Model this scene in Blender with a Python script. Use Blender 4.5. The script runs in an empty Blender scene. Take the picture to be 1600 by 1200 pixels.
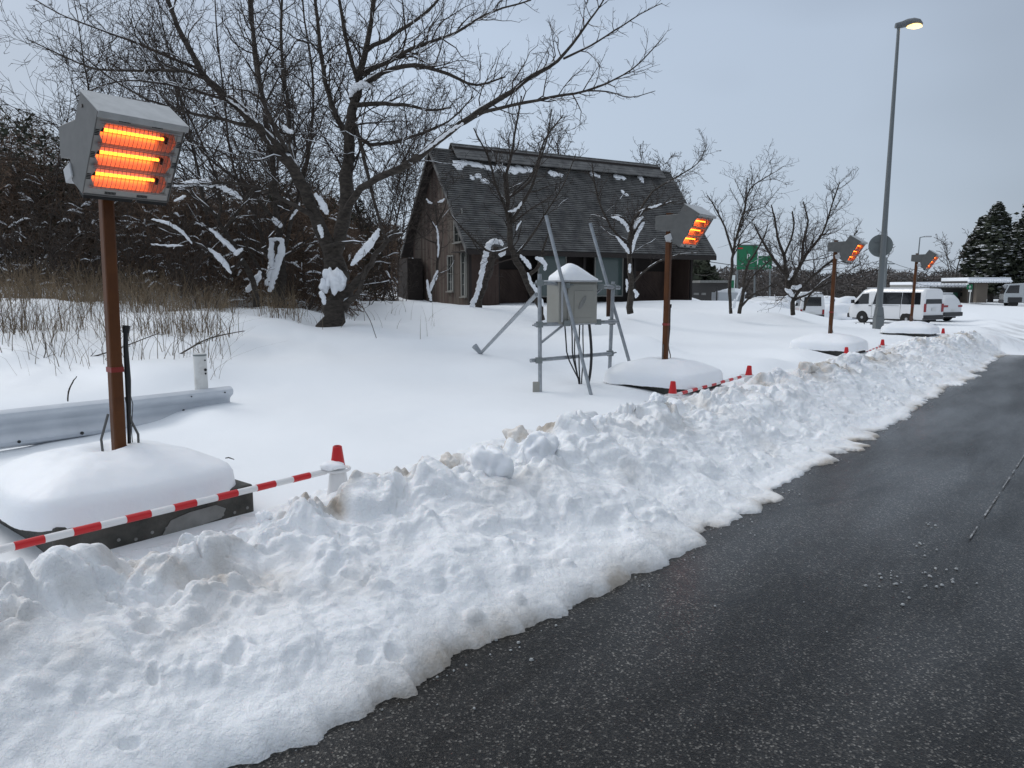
import bpy, math, random
import numpy as np
from mathutils import Vector, Matrix, noise as mnoise

SC = bpy.context.scene
COL = SC.collection
R = math.radians

# ------------------------------------------------------------------ camera
F_PX = 1155.0          # focal length in pixels of a 1600 px wide frame
EYE = 1.6
PITCH = R(7.5)
cam_d = bpy.data.cameras.new('camera'); cam = bpy.data.objects.new('camera', cam_d)
COL.objects.link(cam)
cam.location = (0, 0, EYE); cam.rotation_euler = (R(90) - PITCH, 0, 0)
cam_d.sensor_width = 36.0; cam_d.lens = 36.0 * F_PX / 1600.0
cam_d.clip_start = 0.05; cam_d.clip_end = 6000
SC.camera = cam

# ------------------------------------------------------------------ sky, sun, exposure
SUN_EL, SUN_AZ = R(40), R(302)      # azimuth clockwise from +Y
world = bpy.data.worlds.new('World'); SC.world = world; world.use_nodes = True
wn = world.node_tree; wn.nodes.clear()
def N(nt, typ, **kw):
    n = nt.nodes.new(typ)
    for k, v in kw.items():
        if k.startswith('i_'):
            key = k[2:]
            key = int(key) if key.isdigit() else key.replace('_', ' ')
            n.inputs[key].default_value = v
        else: setattr(n, k, v)
    return n
out = N(wn, 'ShaderNodeOutputWorld'); bg = N(wn, 'ShaderNodeBackground', i_Strength=0.1)
sky = N(wn, 'ShaderNodeTexSky', sky_type='NISHITA', sun_disc=False, sun_elevation=SUN_EL,
        sun_rotation=SUN_AZ, dust_density=4.0, air_density=1.0)
tc = N(wn, 'ShaderNodeTexCoord'); sep = N(wn, 'ShaderNodeSeparateXYZ')
mp = N(wn, 'ShaderNodeMapping'); mp.inputs['Scale'].default_value = (1.0, 1.0, 2.2)
nz = N(wn, 'ShaderNodeTexNoise', i_Scale=1.3, i_Detail=3.0, i_Roughness=0.45)
ramp = N(wn, 'ShaderNodeValToRGB')
# overcast cloud layer: pale near the horizon, grey blue above it, brighter towards the zenith
els = ramp.color_ramp.elements
els[0].position = 0.0; els[0].color = (4.5, 5.15, 5.95, 1)
els[1].position = 1.0; els[1].color = (8.7, 9.25, 10.0, 1)
e = els.new(0.10); e.color = (3.85, 4.55, 5.45, 1)
e = els.new(0.38); e.color = (3.6, 4.3, 5.35, 1)
mr = N(wn, 'ShaderNodeMapRange', i_1=0.36, i_2=0.66, i_3=0.86, i_4=1.34)
mul = N(wn, 'ShaderNodeVectorMath', operation='SCALE')
mix = N(wn, 'ShaderNodeMix', data_type='RGBA'); mix.inputs[0].default_value = 0.90
L = wn.links.new
L(tc.outputs['Generated'], sep.inputs[0]); L(sep.outputs['Z'], ramp.inputs[0])
L(tc.outputs['Generated'], mp.inputs[0]); L(mp.outputs[0], nz.inputs['Vector'])
# cloud thickness: thinner (brighter) to the left of the view
dot = N(wn, 'ShaderNodeVectorMath', operation='DOT_PRODUCT'); dot.inputs[1].default_value = (-0.33, 0.10, 0.0)
L(tc.outputs['Generated'], dot.inputs[0])
add = N(wn, 'ShaderNodeMath', operation='ADD')
L(nz.outputs['Fac'], mr.inputs[0]); L(mr.outputs[0], add.inputs[0]); L(dot.outputs['Value'], add.inputs[1])
L(ramp.outputs[0], mul.inputs[0]); L(add.outputs[0], mul.inputs['Scale'])
L(sky.outputs[0], mix.inputs['A']); L(mul.outputs[0], mix.inputs['B'])
L(mix.outputs['Result'], bg.inputs['Color']); L(bg.outputs[0], out.inputs['Surface'])

sun_d = bpy.data.lights.new('sun', 'SUN'); sun_d.energy = 1.1; sun_d.angle = R(24); sun_d.color = (1.0, 0.97, 0.93)
sun = bpy.data.objects.new('sun', sun_d); COL.objects.link(sun)
sdir = Vector((math.sin(SUN_AZ) * math.cos(SUN_EL), math.cos(SUN_AZ) * math.cos(SUN_EL), math.sin(SUN_EL)))
sun.rotation_euler = sdir.to_track_quat('Z', 'Y').to_euler()
sun.location = (0, 0, 30)

SC.view_settings.view_transform = 'Standard'; SC.view_settings.look = 'None'
SC.view_settings.exposure = 0.0; SC.view_settings.gamma = 1.0
SC.view_settings.use_curve_mapping = False
SC.render.engine = 'CYCLES'
SC.cycles.use_denoising = True
SC.cycles.max_bounces = 6; SC.cycles.diffuse_bounces = 3; SC.cycles.glossy_bounces = 3
SC.cycles.transparent_max_bounces = 6
SC.cycles.use_adaptive_sampling = True; SC.cycles.adaptive_threshold = 0.012

# ------------------------------------------------------------------ geometry of the place
CP, SP = math.cos(PITCH), math.sin(PITCH)
def ray(px, py):
    a, b = (px - 800.0), (600.0 - py)
    return (a, F_PX * CP + b * SP, -F_PX * SP + b * CP)
def P(px, py, D):
    """point of the place seen at (px, py), D metres ahead"""
    r = ray(px, py); k = D / r[1]
    return Vector((r[0] * k, D, EYE + r[2] * k))
RA = R(39.2); RS, RC = math.sin(RA), math.cos(RA)
def ST(s, t, z=0.0):     # along the road, away from it to the left
    return Vector((RS * s - RC * t, RC * s + RS * t, z))
ROAD_ROT = math.atan2(RC, RS)

# ------------------------------------------------------------------ numpy noise
_rng = np.random.RandomState(7)
_perm = _rng.permutation(256); _perm = np.concatenate([_perm, _perm, _perm])
_ga = _rng.rand(256) * 2 * np.pi; _gx, _gy = np.cos(_ga), np.sin(_ga)
def pn(x, y, seed=0):
    x = np.asarray(x, float) + seed * 17.31; y = np.asarray(y, float) - seed * 9.77
    xi = np.floor(x).astype(int); yi = np.floor(y).astype(int)
    xf = x - xi; yf = y - yi
    u = xf * xf * xf * (xf * (xf * 6 - 15) + 10); v = yf * yf * yf * (yf * (yf * 6 - 15) + 10)
    def g(ix, iy, fx, fy):
        h = _perm[(_perm[ix & 255] + iy) & 255]
        return _gx[h] * fx + _gy[h] * fy
    a = g(xi, yi, xf, yf); b = g(xi + 1, yi, xf - 1, yf)
    c = g(xi, yi + 1, xf, yf - 1); d = g(xi + 1, yi + 1, xf - 1, yf - 1)
    return ((a + (b - a) * u) * (1 - v) + (c + (d - c) * u) * v) * 1.5
def fbm(x, y, o=4, seed=0, rough=0.5, ridged=False):
    s = 0; a = 1.0; f = 1.0; tot = 0
    for i in range(o):
        n = pn(x * f, y * f, seed + i * 3)
        if ridged: n = 1 - 2 * np.abs(n)
        s = s + n * a; tot += a; a *= rough; f *= 2.03
    return s / tot
_ra = _rng.rand(256); _rb = _rng.rand(256); _rc = _rng.rand(256); _rd = _rng.rand(256); _re = _rng.rand(256)
def worley(x, y, seed=0):
    """distance to first and second point, and the facet value of the nearest cell"""
    x = np.asarray(x, float) + seed * 5.13; y = np.asarray(y, float) + seed * 3.71
    xi = np.floor(x).astype(int); yi = np.floor(y).astype(int)
    f1 = np.full(x.shape, 9.0); f2 = np.full(x.shape, 9.0); fac = np.zeros(x.shape)
    for dx in (-1, 0, 1):
        for dy in (-1, 0, 1):
            h = _perm[(_perm[(xi + dx) & 255] + yi + dy) & 255]
            cx = xi + dx + _ra[h]; cy = yi + dy + _rb[h]
            ex = x - cx; ey = y - cy
            d = np.sqrt(ex * ex + ey * ey)
            val = _rc[h] + (_rd[h] - .5) * 1.6 * ex + (_re[h] - .5) * 1.6 * ey
            m = d < f1
            f2 = np.where(m, f1, np.minimum(f2, d))
            fac = np.where(m, val, fac); f1 = np.where(m, d, f1)
    return f1, f2, fac
def sstep(a, b, x):
    t = np.clip((x - a) / (b - a), 0, 1); return t * t * (3 - 2 * t)

# ------------------------------------------------------------------ terrain
def road_z(s, t):
    return -0.34 * sstep(14, 42, s)
_ctrl = [  # (px, py, D) places on the snow surface
    (100,604,8.1),(200,562,8.9),(60,522,10),(30,468,11.8),(250,488,12.3),(400,484,14),(330,522,10.6),
    (520,513,14),(432,482,15.5),(625,470,20),(580,500,16),(600,560,11),(450,560,10.5),(700,520,14),(722,482,22),
    (800,560,11),(900,600,9.3),(844,613,9.0),(1000,520,14),(1000,482,24),(1090,470,30),(1150,487,25),(1290,509,21),
    (1200,560,12),(1300,532,15.5),(1230,540,14),(1370,514,24),(1330,522,19),(745,551,12.2),(700,478,28),(870,474,31),
    (560,472,24),(150,470,13),(80,450,18),(300,455,20),(500,455,26),(-200,470,13),(-200,560,9),(-100,610,7.8),
    (-250,440,22),(200,430,30),(500,430,40),(850,458,45),(1000,458,46),(850,452,70),(300,400,60),(0,400,40),
    (1395,506,41),(1460,507,41),(1340,503,44),(1500,520,30),(1600,515,31),(1440,517,24),(1265,506,48),(1210,500,48),
    (1150,490,60),(1560,479,75),(1450,472,80),(1600,474,85),(1250,478,90),(1700,500,40),(1500,465,140),(1200,465,140),
    (1900,500,40),(1900,470,90),
]
_ctrl += [(0,708,6.2),(120,690,6.5),(250,668,6.95),(330,640,7.4),(-120,720,5.9),(450,640,7.6),(360,632,7.7)]
_cp = []
for a in _ctrl:
    v = P(*a); _cp.append((v.x, v.y, v.z))
for s in (-4, -1, 1, 3, 5, 7, 9, 11, 13, 15, 17, 19, 21):
    v = ST(s, 4.9); _cp.append((v.x, v.y, 0.27 if s < 16 else 0.30))
    v = ST(s, 6.2); _cp.append((v.x, v.y, 0.16 if s < 1 else (0.24 if s < 4 else .32)))
_cp = np.array(_cp)
def _pol(x, y):
    r = np.sqrt(x * x + y * y); return np.arctan2(x, y) * 2.4, np.log(np.maximum(r, .5)) * 2.4
_cu, _cv = _pol(_cp[:, 0], _cp[:, 1])
def terrain_base(x, y):
    x = np.asarray(x, float); y = np.asarray(y, float)
    u, v = _pol(x, y); num = np.zeros(x.shape); den = np.zeros(x.shape)
    for i in range(len(_cp)):
        d2 = (u - _cu[i]) ** 2 + (v - _cv[i]) ** 2
        w = 1.0 / (d2 + 0.012) ** 2.0
        num += w * _cp[i, 2]; den += w
    return num / den
def zf(x, y, detail=True):
    x = np.asarray(x, float); y = np.asarray(y, float)
    s = RS * x + RC * y; t = -RC * x + RS * y
    z = terrain_base(x, y)
    if detail:
        r = np.sqrt(x * x + y * y)
        z = z + 0.045 * fbm(x * .35, y * .35, 3, 3) * sstep(4, 12, r) + 0.012 * fbm(x * 1.1, y * 1.1, 3, 5) + 0.0025 * fbm(x * 5, y * 5, 2, 8)
        # animal and meltwater dimples under the hedge
        z = z + 0.10 * fbm(x * .8, y * .8, 3, 12) * sstep(8, 11, t) * (1 - sstep(6, 16, s))
    # roadside: below the asphalt; the car park beyond the bank: a thin packed layer on it
    rz = road_z(s, t)
    k = sstep(20.0, 25.0, s + 1.2 * pn(s * .35, t * .35, 21) + 0.6 * pn(s * 1.3, t * .5, 22) - 0.25 * np.clip(2.0 - t, 0, 8))
    lot = rz - 0.03 + 0.06 * k + 0.012 * pn(s * .5, t * 3.0, 31) * k + .01 * fbm(x * 2.5, y * 2.5, 3, 33) * k
    near = sstep(4.5, 3.6, t) * (1 - sstep(20, 24, s))
    z = z * (1 - near) + 0.20 * near
    gate = sstep(2.6, 1.2, t - 0.16 * np.clip(s - 24, 0, 60))
    under = sstep(3.15, 2.9, t) * (1 - sstep(21.6, 22.4, s))
    z = z * (1 - gate) + lot * gate
    z = z * (1 - under) + np.minimum(z, rz - 0.06) * under
    return z
def zat(x, y): return float(zf(np.array([x]), np.array([y]))[0])

# ------------------------------------------------------------------ object helpers
def tag(o, label=None, cat=None, group=None, kind=None):
    if label: o['label'] = label
    if cat: o['category'] = cat
    if group: o['group'] = group
    if kind: o['kind'] = kind
    return o
def empty(name, loc, rz=0.0, rot=None):
    o = bpy.data.objects.new(name, None); COL.objects.link(o)
    o.location = loc; o.rotation_euler = rot if rot else (0, 0, rz); o.empty_display_size = .2
    return o
class MB:
    def __init__(s): s.v = []; s.f = []
    def add(s, vs, fs):
        o = len(s.v); s.v += [tuple(v) for v in vs]; s.f += [tuple(i + o for i in f) for f in fs]; return s
    def box(s, c, d, M=None, taper=1.0):
        x, y, z = d[0] / 2, d[1] / 2, d[2] / 2; vs = []
        for k in (-1, 1):
            q = taper if k == 1 else 1
            for i, j in ((-1, -1), (1, -1), (1, 1), (-1, 1)):
                vs.append(Vector((i * x * q, j * y * q, k * z)))
        if M is not None: vs = [M @ v for v in vs]
        vs = [v + Vector(c) for v in vs]
        return s.add(vs, [(3, 2, 1, 0), (4, 5, 6, 7), (0, 1, 5, 4), (1, 2, 6, 5), (2, 3, 7, 6), (3, 0, 4, 7)])
    def hexa(s, vs):      # 8 corners, bottom ring then top ring
        return s.add(vs, [(3, 2, 1, 0), (4, 5, 6, 7), (0, 1, 5, 4), (1, 2, 6, 5), (2, 3, 7, 6), (3, 0, 4, 7)])
    def tube(s, pts, r, n=8, cap=True):
        pts = [Vector(p) for p in pts]; m = len(pts)
        rs = r if isinstance(r, (list, tuple)) else [r] * m
        tm = (pts[-1] - pts[0]).normalized()
        ref = Vector((0, 0, 1)) if abs(tm.z) < .8 else Vector((1, 0, 0))
        vs = []; fs = []
        for i, p in enumerate(pts):
            t = (pts[min(i + 1, m - 1)] - pts[max(i - 1, 0)]).normalized()
            u = t.cross(ref).normalized(); w = t.cross(u)
            for k in range(n):
                a = 2 * math.pi * k / n
                vs.append(p + (u * math.cos(a) + w * math.sin(a)) * rs[i])
        for i in range(m - 1):
            for k in range(n):
                a = i * n + k; b = i * n + (k + 1) % n
                fs.append((a, b, b + n, a + n))
        if cap: fs.append(tuple(range(n - 1, -1, -1))); fs.append(tuple(range((m - 1) * n, m * n)))
        return s.add(vs, fs)
    def prism(s, poly, off):          # polygon (3D points) swept by off
        poly = [Vector(p) for p in poly]; off = Vector(off); n = len(poly)
        vs = poly + [p + off for p in poly]
        fs = [tuple(range(n - 1, -1, -1)), tuple(range(n, 2 * n))] + [(i, (i + 1) % n, n + (i + 1) % n, n + i) for i in range(n)]
        return s.add(vs, fs)
    def lathe(s, prof, n=24, c=(0, 0, 0)):
        vs = []; fs = []; m = len(prof)
        for r, z in prof:
            for k in range(n):
                a = 2 * math.pi * k / n; vs.append(Vector((c[0] + r * math.cos(a), c[1] + r * math.sin(a), c[2] + z)))
        for i in range(m - 1):
            for k in range(n):
                a = i * n + k; b = i * n + (k + 1) % n; fs.append((a, b, b + n, a + n))
        fs.append(tuple(range(n - 1, -1, -1))); fs.append(tuple(range((m - 1) * n, m * n)))
        return s.add(vs, fs)
    def build(s, name, mat, parent=None, smooth=False, bevel=0.0, M=None):
        me = bpy.data.meshes.new(name)
        vs = s.v if M is None else [tuple(M @ Vector(v)) for v in s.v]
        me.from_pydata(vs, [], s.f); me.update()
        if mat: me.materials.append(mat)
        o = bpy.data.objects.new(name, me); COL.objects.link(o)
        if smooth:
            me.polygons.foreach_set('use_smooth', [True] * len(me.polygons))
            try: me.set_sharp_from_angle(angle=R(40))
            except Exception: pass
        if bevel:
            b = o.modifiers.new('bevel', 'BEVEL'); b.width = bevel; b.segments = 2; b.limit_method = 'ANGLE'
        if parent: o.parent = parent
        return o
def np_mesh(name, V, Fq, mat, parent=None, smooth=True):
    """V (n,3) vertices, Fq (m,k) faces all of one size"""
    me = bpy.data.meshes.new(name); n, m, k = len(V), len(Fq), Fq.shape[1]
    me.vertices.add(n); me.vertices.foreach_set('co', np.ascontiguousarray(V, np.float32).ravel())
    me.loops.add(m * k); me.loops.foreach_set('vertex_index', np.ascontiguousarray(Fq, np.int32).ravel())
    me.polygons.add(m); me.polygons.foreach_set('loop_start', np.arange(0, m * k, k, dtype=np.int32))
    me.polygons.foreach_set('loop_total', np.full(m, k, np.int32))
    me.update(calc_edges=True)
    if smooth: me.polygons.foreach_set('use_smooth', np.ones(m, bool))
    if mat: me.materials.append(mat)
    o = bpy.data.objects.new(name, me); COL.objects.link(o)
    if parent: o.parent = parent
    return o
def grid_faces(nu, nv):
    i = np.arange(nu - 1)[:, None]; j = np.arange(nv - 1)[None, :]
    a = i * nv + j
    return np.stack([a, a + nv, a + nv + 1, a + 1], -1).reshape(-1, 4)
def copy_tree(o, parent=None):
    c = o.copy(); COL.objects.link(c); c.parent = parent
    for ch in list(o.children): copy_tree(ch, c)
    return c

# ------------------------------------------------------------------ materials
def mat(name, base=(.5, .5, .5), rough=.6, metal=0.0, var=None, vscale=5.0, bump=0.0, bscale=30.0, spec=None,
        emis=None, estr=0.0, sss=0.0, detail=4.0, lo=.35, hi=.65, stretch=None, coat=0.0, alpha=None, trans=0.0):
    m = bpy.data.materials.new(name); m.use_nodes = True; nt = m.node_tree; b = nt.nodes['Principled BSDF']
    b.inputs['Base Color'].default_value = (*base, 1); b.inputs['Roughness'].default_value = rough
    b.inputs['Metallic'].default_value = metal
    if spec is not None: b.inputs['Specular IOR Level'].default_value = spec
    if coat: b.inputs['Coat Weight'].default_value = coat
    if trans: b.inputs['Transmission Weight'].default_value = trans
    if emis: b.inputs['Emission Color'].default_value = (*emis, 1); b.inputs['Emission Strength'].default_value = estr
    if sss:
        b.inputs['Subsurface Weight'].default_value = sss; b.inputs['Subsurface Radius'].default_value = (1, 1.1, 1.3)
        b.inputs['Subsurface Scale'].default_value = 0.025
    tcn = N(nt, 'ShaderNodeTexCoord'); vec = tcn.outputs['Object']
    if stretch:
        mpn = N(nt, 'ShaderNodeMapping'); mpn.inputs['Scale'].default_value = stretch
        nt.links.new(vec, mpn.inputs[0]); vec = mpn.outputs[0]
    if var:
        n1 = N(nt, 'ShaderNodeTexNoise', i_Scale=vscale, i_Detail=detail, i_Roughness=.6)
        nt.links.new(vec, n1.inputs['Vector'])
        rp = N(nt, 'ShaderNodeValToRGB'); rp.color_ramp.elements[0].position = lo; rp.color_ramp.elements[1].position = hi
        rp.color_ramp.elements[0].color = (*base, 1); rp.color_ramp.elements[1].color = (*var, 1)
        nt.links.new(n1.outputs['Fac'], rp.inputs[0]); nt.links.new(rp.outputs[0], b.inputs['Base Color'])
    if bump:
        n2 = N(nt, 'ShaderNodeTexNoise', i_Scale=bscale, i_Detail=5.0, i_Roughness=.6)
        nt.links.new(vec, n2.inputs['Vector'])
        bp = N(nt, 'ShaderNodeBump', i_Strength=bump, i_Distance=.02)
        nt.links.new(n2.outputs['Fac'], bp.inputs['Height']); nt.links.new(bp.outputs[0], b.inputs['Normal'])
    return m

def snow_ground_mat():
    m = mat('fresh_snow', (.86, .885, .91), .55, sss=.0, bump=.12, bscale=55, spec=.25)
    return m
def bank_mat():
    m = bpy.data.materials.new('ploughed_snow'); m.use_nodes = True; nt = m.node_tree; b = nt.nodes['Principled BSDF']
    l = nt.links.new
    b.inputs['Roughness'].default_value = .48; b.inputs['Specular IOR Level'].default_value = .3
    b.inputs['Subsurface Weight'].default_value = .12; b.inputs['Subsurface Radius'].default_value = (.8, 1.0, 1.3)
    b.inputs['Subsurface Scale'].default_value = .006
    tcn = N(nt, 'ShaderNodeTexCoord'); at = N(nt, 'ShaderNodeAttribute', attribute_name='dirt')
    n1 = N(nt, 'ShaderNodeTexNoise', i_Scale=3.2, i_Detail=7.0, i_Roughness=.65)
    n2 = N(nt, 'ShaderNodeTexNoise', i_Scale=42.0, i_Detail=6.0, i_Roughness=.7)
    n3 = N(nt, 'ShaderNodeTexNoise', i_Scale=11.0, i_Detail=5.0, i_Roughness=.6)
    vo = N(nt, 'ShaderNodeTexVoronoi', i_Scale=120.0)
    for n in (n1, n2, n3, vo): l(tcn.outputs['Object'], n.inputs['Vector'])
    mm = N(nt, 'ShaderNodeMapRange', i_1=.42, i_2=.68, i_3=.1, i_4=1.0); l(n1.outputs['Fac'], mm.inputs[0])
    mu = N(nt, 'ShaderNodeMath', operation='MULTIPLY'); l(mm.outputs[0], mu.inputs[0]); l(at.outputs['Fac'], mu.inputs[1])
    mu2 = N(nt, 'ShaderNodeMath', operation='MULTIPLY_ADD'); l(at.outputs['Fac'], mu2.inputs[0]); mu2.inputs[1].default_value = .5
    l(mu.outputs[0], mu2.inputs[2])
    mx = N(nt, 'ShaderNodeMix', data_type='RGBA', clamp_factor=True)
    mx.inputs['A'].default_value = (.90, .92, .94, 1); mx.inputs['B'].default_value = (.46, .415, .36, 1)
    l(mu2.outputs[0], mx.inputs[0])
    # icy grey-blue patches
    m3 = N(nt, 'ShaderNodeMapRange', i_1=.5, i_2=.75, i_3=0.0, i_4=.16); l(n3.outputs['Fac'], m3.inputs[0])
    mx2 = N(nt, 'ShaderNodeMix', data_type='RGBA', clamp_factor=True); mx2.inputs['B'].default_value = (.68, .73, .77, 1)
    l(m3.outputs[0], mx2.inputs[0]); l(mx.outputs['Result'], mx2.inputs['A'])
    l(mx2.outputs['Result'], b.inputs['Base Color'])
    b1 = N(nt, 'ShaderNodeBump', i_Strength=.6, i_Distance=.016); l(n2.outputs['Fac'], b1.inputs['Height'])
    b2 = N(nt, 'ShaderNodeBump', i_Strength=.45, i_Distance=.04); l(n3.outputs['Fac'], b2.inputs['Height']); l(b1.outputs[0], b2.inputs['Normal'])
    b3 = N(nt, 'ShaderNodeBump', i_Strength=.18, i_Distance=.004); l(vo.outputs['Distance'], b3.inputs['Height']); l(b2.outputs[0], b3.inputs['Normal'])
    l(b3.outputs[0], b.inputs['Normal'])
    return m
def asphalt_mat():
    m = bpy.data.materials.new('wet_asphalt'); m.use_nodes = True; nt = m.node_tree; b = nt.nodes['Principled BSDF']
    l = nt.links.new; tcn = N(nt, 'ShaderNodeTexCoord'); v = tcn.outputs['Object']
    ag = N(nt, 'ShaderNodeTexVoronoi', i_Scale=135.0); l(v, ag.inputs['Vector'])
    ag2 = N(nt, 'ShaderNodeTexVoronoi', i_Scale=210.0); l(v, ag2.inputs['Vector'])
    mp0 = N(nt, 'ShaderNodeMapping'); mp0.inputs['Rotation'].default_value = (0, 0, -ROAD_ROT); l(v, mp0.inputs[0])
    mpr = N(nt, 'ShaderNodeMapping'); mpr.inputs['Scale'].default_value = (.30, 1.25, 1); l(mp0.outputs[0], mpr.inputs[0])
    n1 = N(nt, 'ShaderNodeTexNoise', i_Scale=1.1, i_Detail=6.0, i_Roughness=.6); l(mpr.outputs[0], n1.inputs['Vector'])
    n4 = N(nt, 'ShaderNodeTexNoise', i_Scale=9.0, i_Detail=6.0, i_Roughness=.65); l(v, n4.inputs['Vector'])
    n2 = N(nt, 'ShaderNodeTexNoise', i_Scale=90.0, i_Detail=3.0); l(v, n2.inputs['Vector'])
    # stones: a random grey per cell
    rp = N(nt, 'ShaderNodeValToRGB'); cr = rp.color_ramp; cr.interpolation = 'LINEAR'
    cr.elements[0].position = 0; cr.elements[0].color = (.002, .002, .002, 1)
    cr.elements[1].position = 1; cr.elements[1].color = (1.0, .95, .86, 1)
    for p, c in ((.30, .012), (.55, .04), (.75, .10), (.90, .22)):
        q = cr.elements.new(p); q.color = (c * 1.1, c, c * .86, 1)
    sp = N(nt, 'ShaderNodeSeparateColor'); l(ag.outputs['Color'], sp.inputs[0]); l(sp.outputs[0], rp.inputs[0])
    sp2 = N(nt, 'ShaderNodeSeparateColor'); l(ag2.outputs['Color'], sp2.inputs[0])
    rp2 = N(nt, 'ShaderNodeValToRGB'); rp2.color_ramp.elements[0].color = (.012, .012, .012, 1); rp2.color_ramp.elements[1].color = (.09, .082, .07, 1)
    l(sp2.outputs[0], rp2.inputs[0])
    mxa = N(nt, 'ShaderNodeMix', data_type='RGBA'); mxa.inputs[0].default_value = .25; l(rp.outputs[0], mxa.inputs['A']); l(rp2.outputs[0], mxa.inputs['B'])
    # dry and damp patches
    mr1 = N(nt, 'ShaderNodeMapRange', i_1=.35, i_2=.65, i_3=.13, i_4=.36); l(n1.outputs['Fac'], mr1.inputs[0])
    mr4 = N(nt, 'ShaderNodeMapRange', i_1=.3, i_2=.7, i_3=.8, i_4=1.2); l(n4.outputs['Fac'], mr4.inputs[0])
    mm = N(nt, 'ShaderNodeMath', operation='MULTIPLY'); l(mr1.outputs[0], mm.inputs[0]); l(mr4.outputs[0], mm.inputs[1])
    sc = N(nt, 'ShaderNodeVectorMath', operation='SCALE'); l(mxa.outputs['Result'], sc.inputs[0]); l(mm.outputs[0], sc.inputs['Scale'])
    # cracks
    wv = N(nt, 'ShaderNodeTexVoronoi', feature='DISTANCE_TO_EDGE', i_Scale=.55)
    nd = N(nt, 'ShaderNodeTexNoise', i_Scale=3.0, i_Detail=6.0); l(v, nd.inputs['Vector'])
    mxv = N(nt, 'ShaderNodeMix', data_type='VECTOR'); mxv.inputs[0].default_value = .14; l(v, mxv.inputs['A']); l(nd.outputs['Color'], mxv.inputs['B'])
    l(mxv.outputs['Result'], wv.inputs['Vector'])
    crk = N(nt, 'ShaderNodeMapRange', i_1=.001, i_2=.009, i_3=.35, i_4=1.0); l(wv.outputs['Distance'], crk.inputs[0])
    nm = N(nt, 'ShaderNodeMapRange', i_1=.47, i_2=.55, i_3=0, i_4=1); l(n1.outputs['Fac'], nm.inputs[0])
    mxc = N(nt, 'ShaderNodeMath', operation='MAXIMUM'); l(crk.outputs[0], mxc.inputs[0]); l(nm.outputs[0], mxc.inputs[1])
    sc2 = N(nt, 'ShaderNodeVectorMath', operation='SCALE'); l(sc.outputs[0], sc2.inputs[0]); l(mxc.outputs[0], sc2.inputs['Scale'])
    l(sc2.outputs[0], b.inputs['Base Color'])
    rr = N(nt, 'ShaderNodeMapRange', i_1=.35, i_2=.65, i_3=.27, i_4=.40); l(n1.outputs['Fac'], rr.inputs[0]); l(rr.outputs[0], b.inputs['Roughness'])
    b.inputs['Specular IOR Level'].default_value = .12
    cw = N(nt, 'ShaderNodeMapRange', i_1=.38, i_2=.62, i_3=.25, i_4=.80); l(n1.outputs['Fac'], cw.inputs[0]); l(cw.outputs[0], b.inputs['Coat Weight']); b.inputs['Coat Roughness'].default_value = .24; b.inputs['Coat IOR'].default_value = 1.3
    b1 = N(nt, 'ShaderNodeBump', i_Strength=.55, i_Distance=.008); l(ag.outputs['Distance'], b1.inputs['Height'])
    b2 = N(nt, 'ShaderNodeBump', i_Strength=.35, i_Distance=.01); l(n2.outputs['Fac'], b2.inputs['Height']); l(b1.outputs[0], b2.inputs['Normal'])
    l(b2.outputs[0], b.inputs['Normal'])
    return m
M_snow = snow_ground_mat(); M_bank = bank_mat(); M_asph = asphalt_mat()
M_snowc = mat('lying_snow', (.87, .89, .915), .5, bump=.12, bscale=28, spec=.25, sss=.2)
M_snowt = mat('branch_snow', (.86, .88, .91), .6, spec=.2)
M_bark = mat('cherry_bark', (.022, .017, .013), .9, var=(.066, .054, .044), vscale=9, bump=.6, bscale=26, stretch=(1, 1, 2.6))
M_bark2 = mat('grey_bark', (.024, .020, .017), .9, var=(.060, .052, .045), vscale=6)
M_twig = mat('twig_bark', (.022, .016, .013), .9, var=(.055, .041, .032), vscale=3)
M_thick = mat('thicket_twigs', (.045, .030, .021), .95, var=(.19, .125, .085), vscale=1.2, lo=.3, hi=.75)
M_ever = mat('dark_needles', (.016, .020, .013), .9, var=(.042, .050, .028), vscale=.8)
M_reed = mat('dry_reed', (.10, .072, .045), .9, var=(.25, .185, .115), vscale=1.6)
M_stalk = mat('dry_stalk', (.10, .075, .055), .9, var=(.2, .16, .11), vscale=3)
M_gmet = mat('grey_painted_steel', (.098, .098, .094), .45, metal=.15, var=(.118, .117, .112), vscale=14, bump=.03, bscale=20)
M_gmet2 = mat('pale_and_skylit_steel', (.40, .41, .42), .35, metal=.1)
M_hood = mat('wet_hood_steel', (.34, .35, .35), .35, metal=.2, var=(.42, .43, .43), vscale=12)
M_face = mat('brushed_face_plate', (.30, .295, .285), .38, metal=.55)
M_black = mat('black_rubber', (.012, .012, .013), .5)
M_slot = mat('vent_dark', (.006, .006, .006), .8)
M_refl = mat('reflector', (.72, .60, .55), .30, metal=.6, spec=.5)
M_tube = mat('glowing_tube', (1, .4, .1), .5, emis=(1.0, .15, .010), estr=10.5)
M_chrome = mat('chrome_wire', (.16, .14, .13), .35, metal=.7)
M_rust = mat('brown_pole_paint', (.078, .025, .006), .5, spec=.3, var=(.125, .043, .010), vscale=7, bump=.06, bscale=40, lo=.3, hi=.8)
M_rtape = mat('red_tape', (.22, .02, .015), .4)
M_grail = mat('white_rail_paint', (.50, .53, .57), .42, var=(.60, .63, .67), vscale=2.2, metal=.15)
M_wpost = mat('white_post_paint', (.62, .62, .60), .5, var=(.45, .43, .40), vscale=6, lo=.5, hi=.75)
M_conc = mat('damp_concrete', (.022, .022, .018), .6, var=(.075, .072, .062), vscale=6, bump=.35, bscale=45)
M_conc2 = mat('pale_concrete', (.24, .24, .23), .8, var=(.17, .17, .16), vscale=9)
M_cred = mat('cone_red', (.52, .008, .012), .35)
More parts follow.
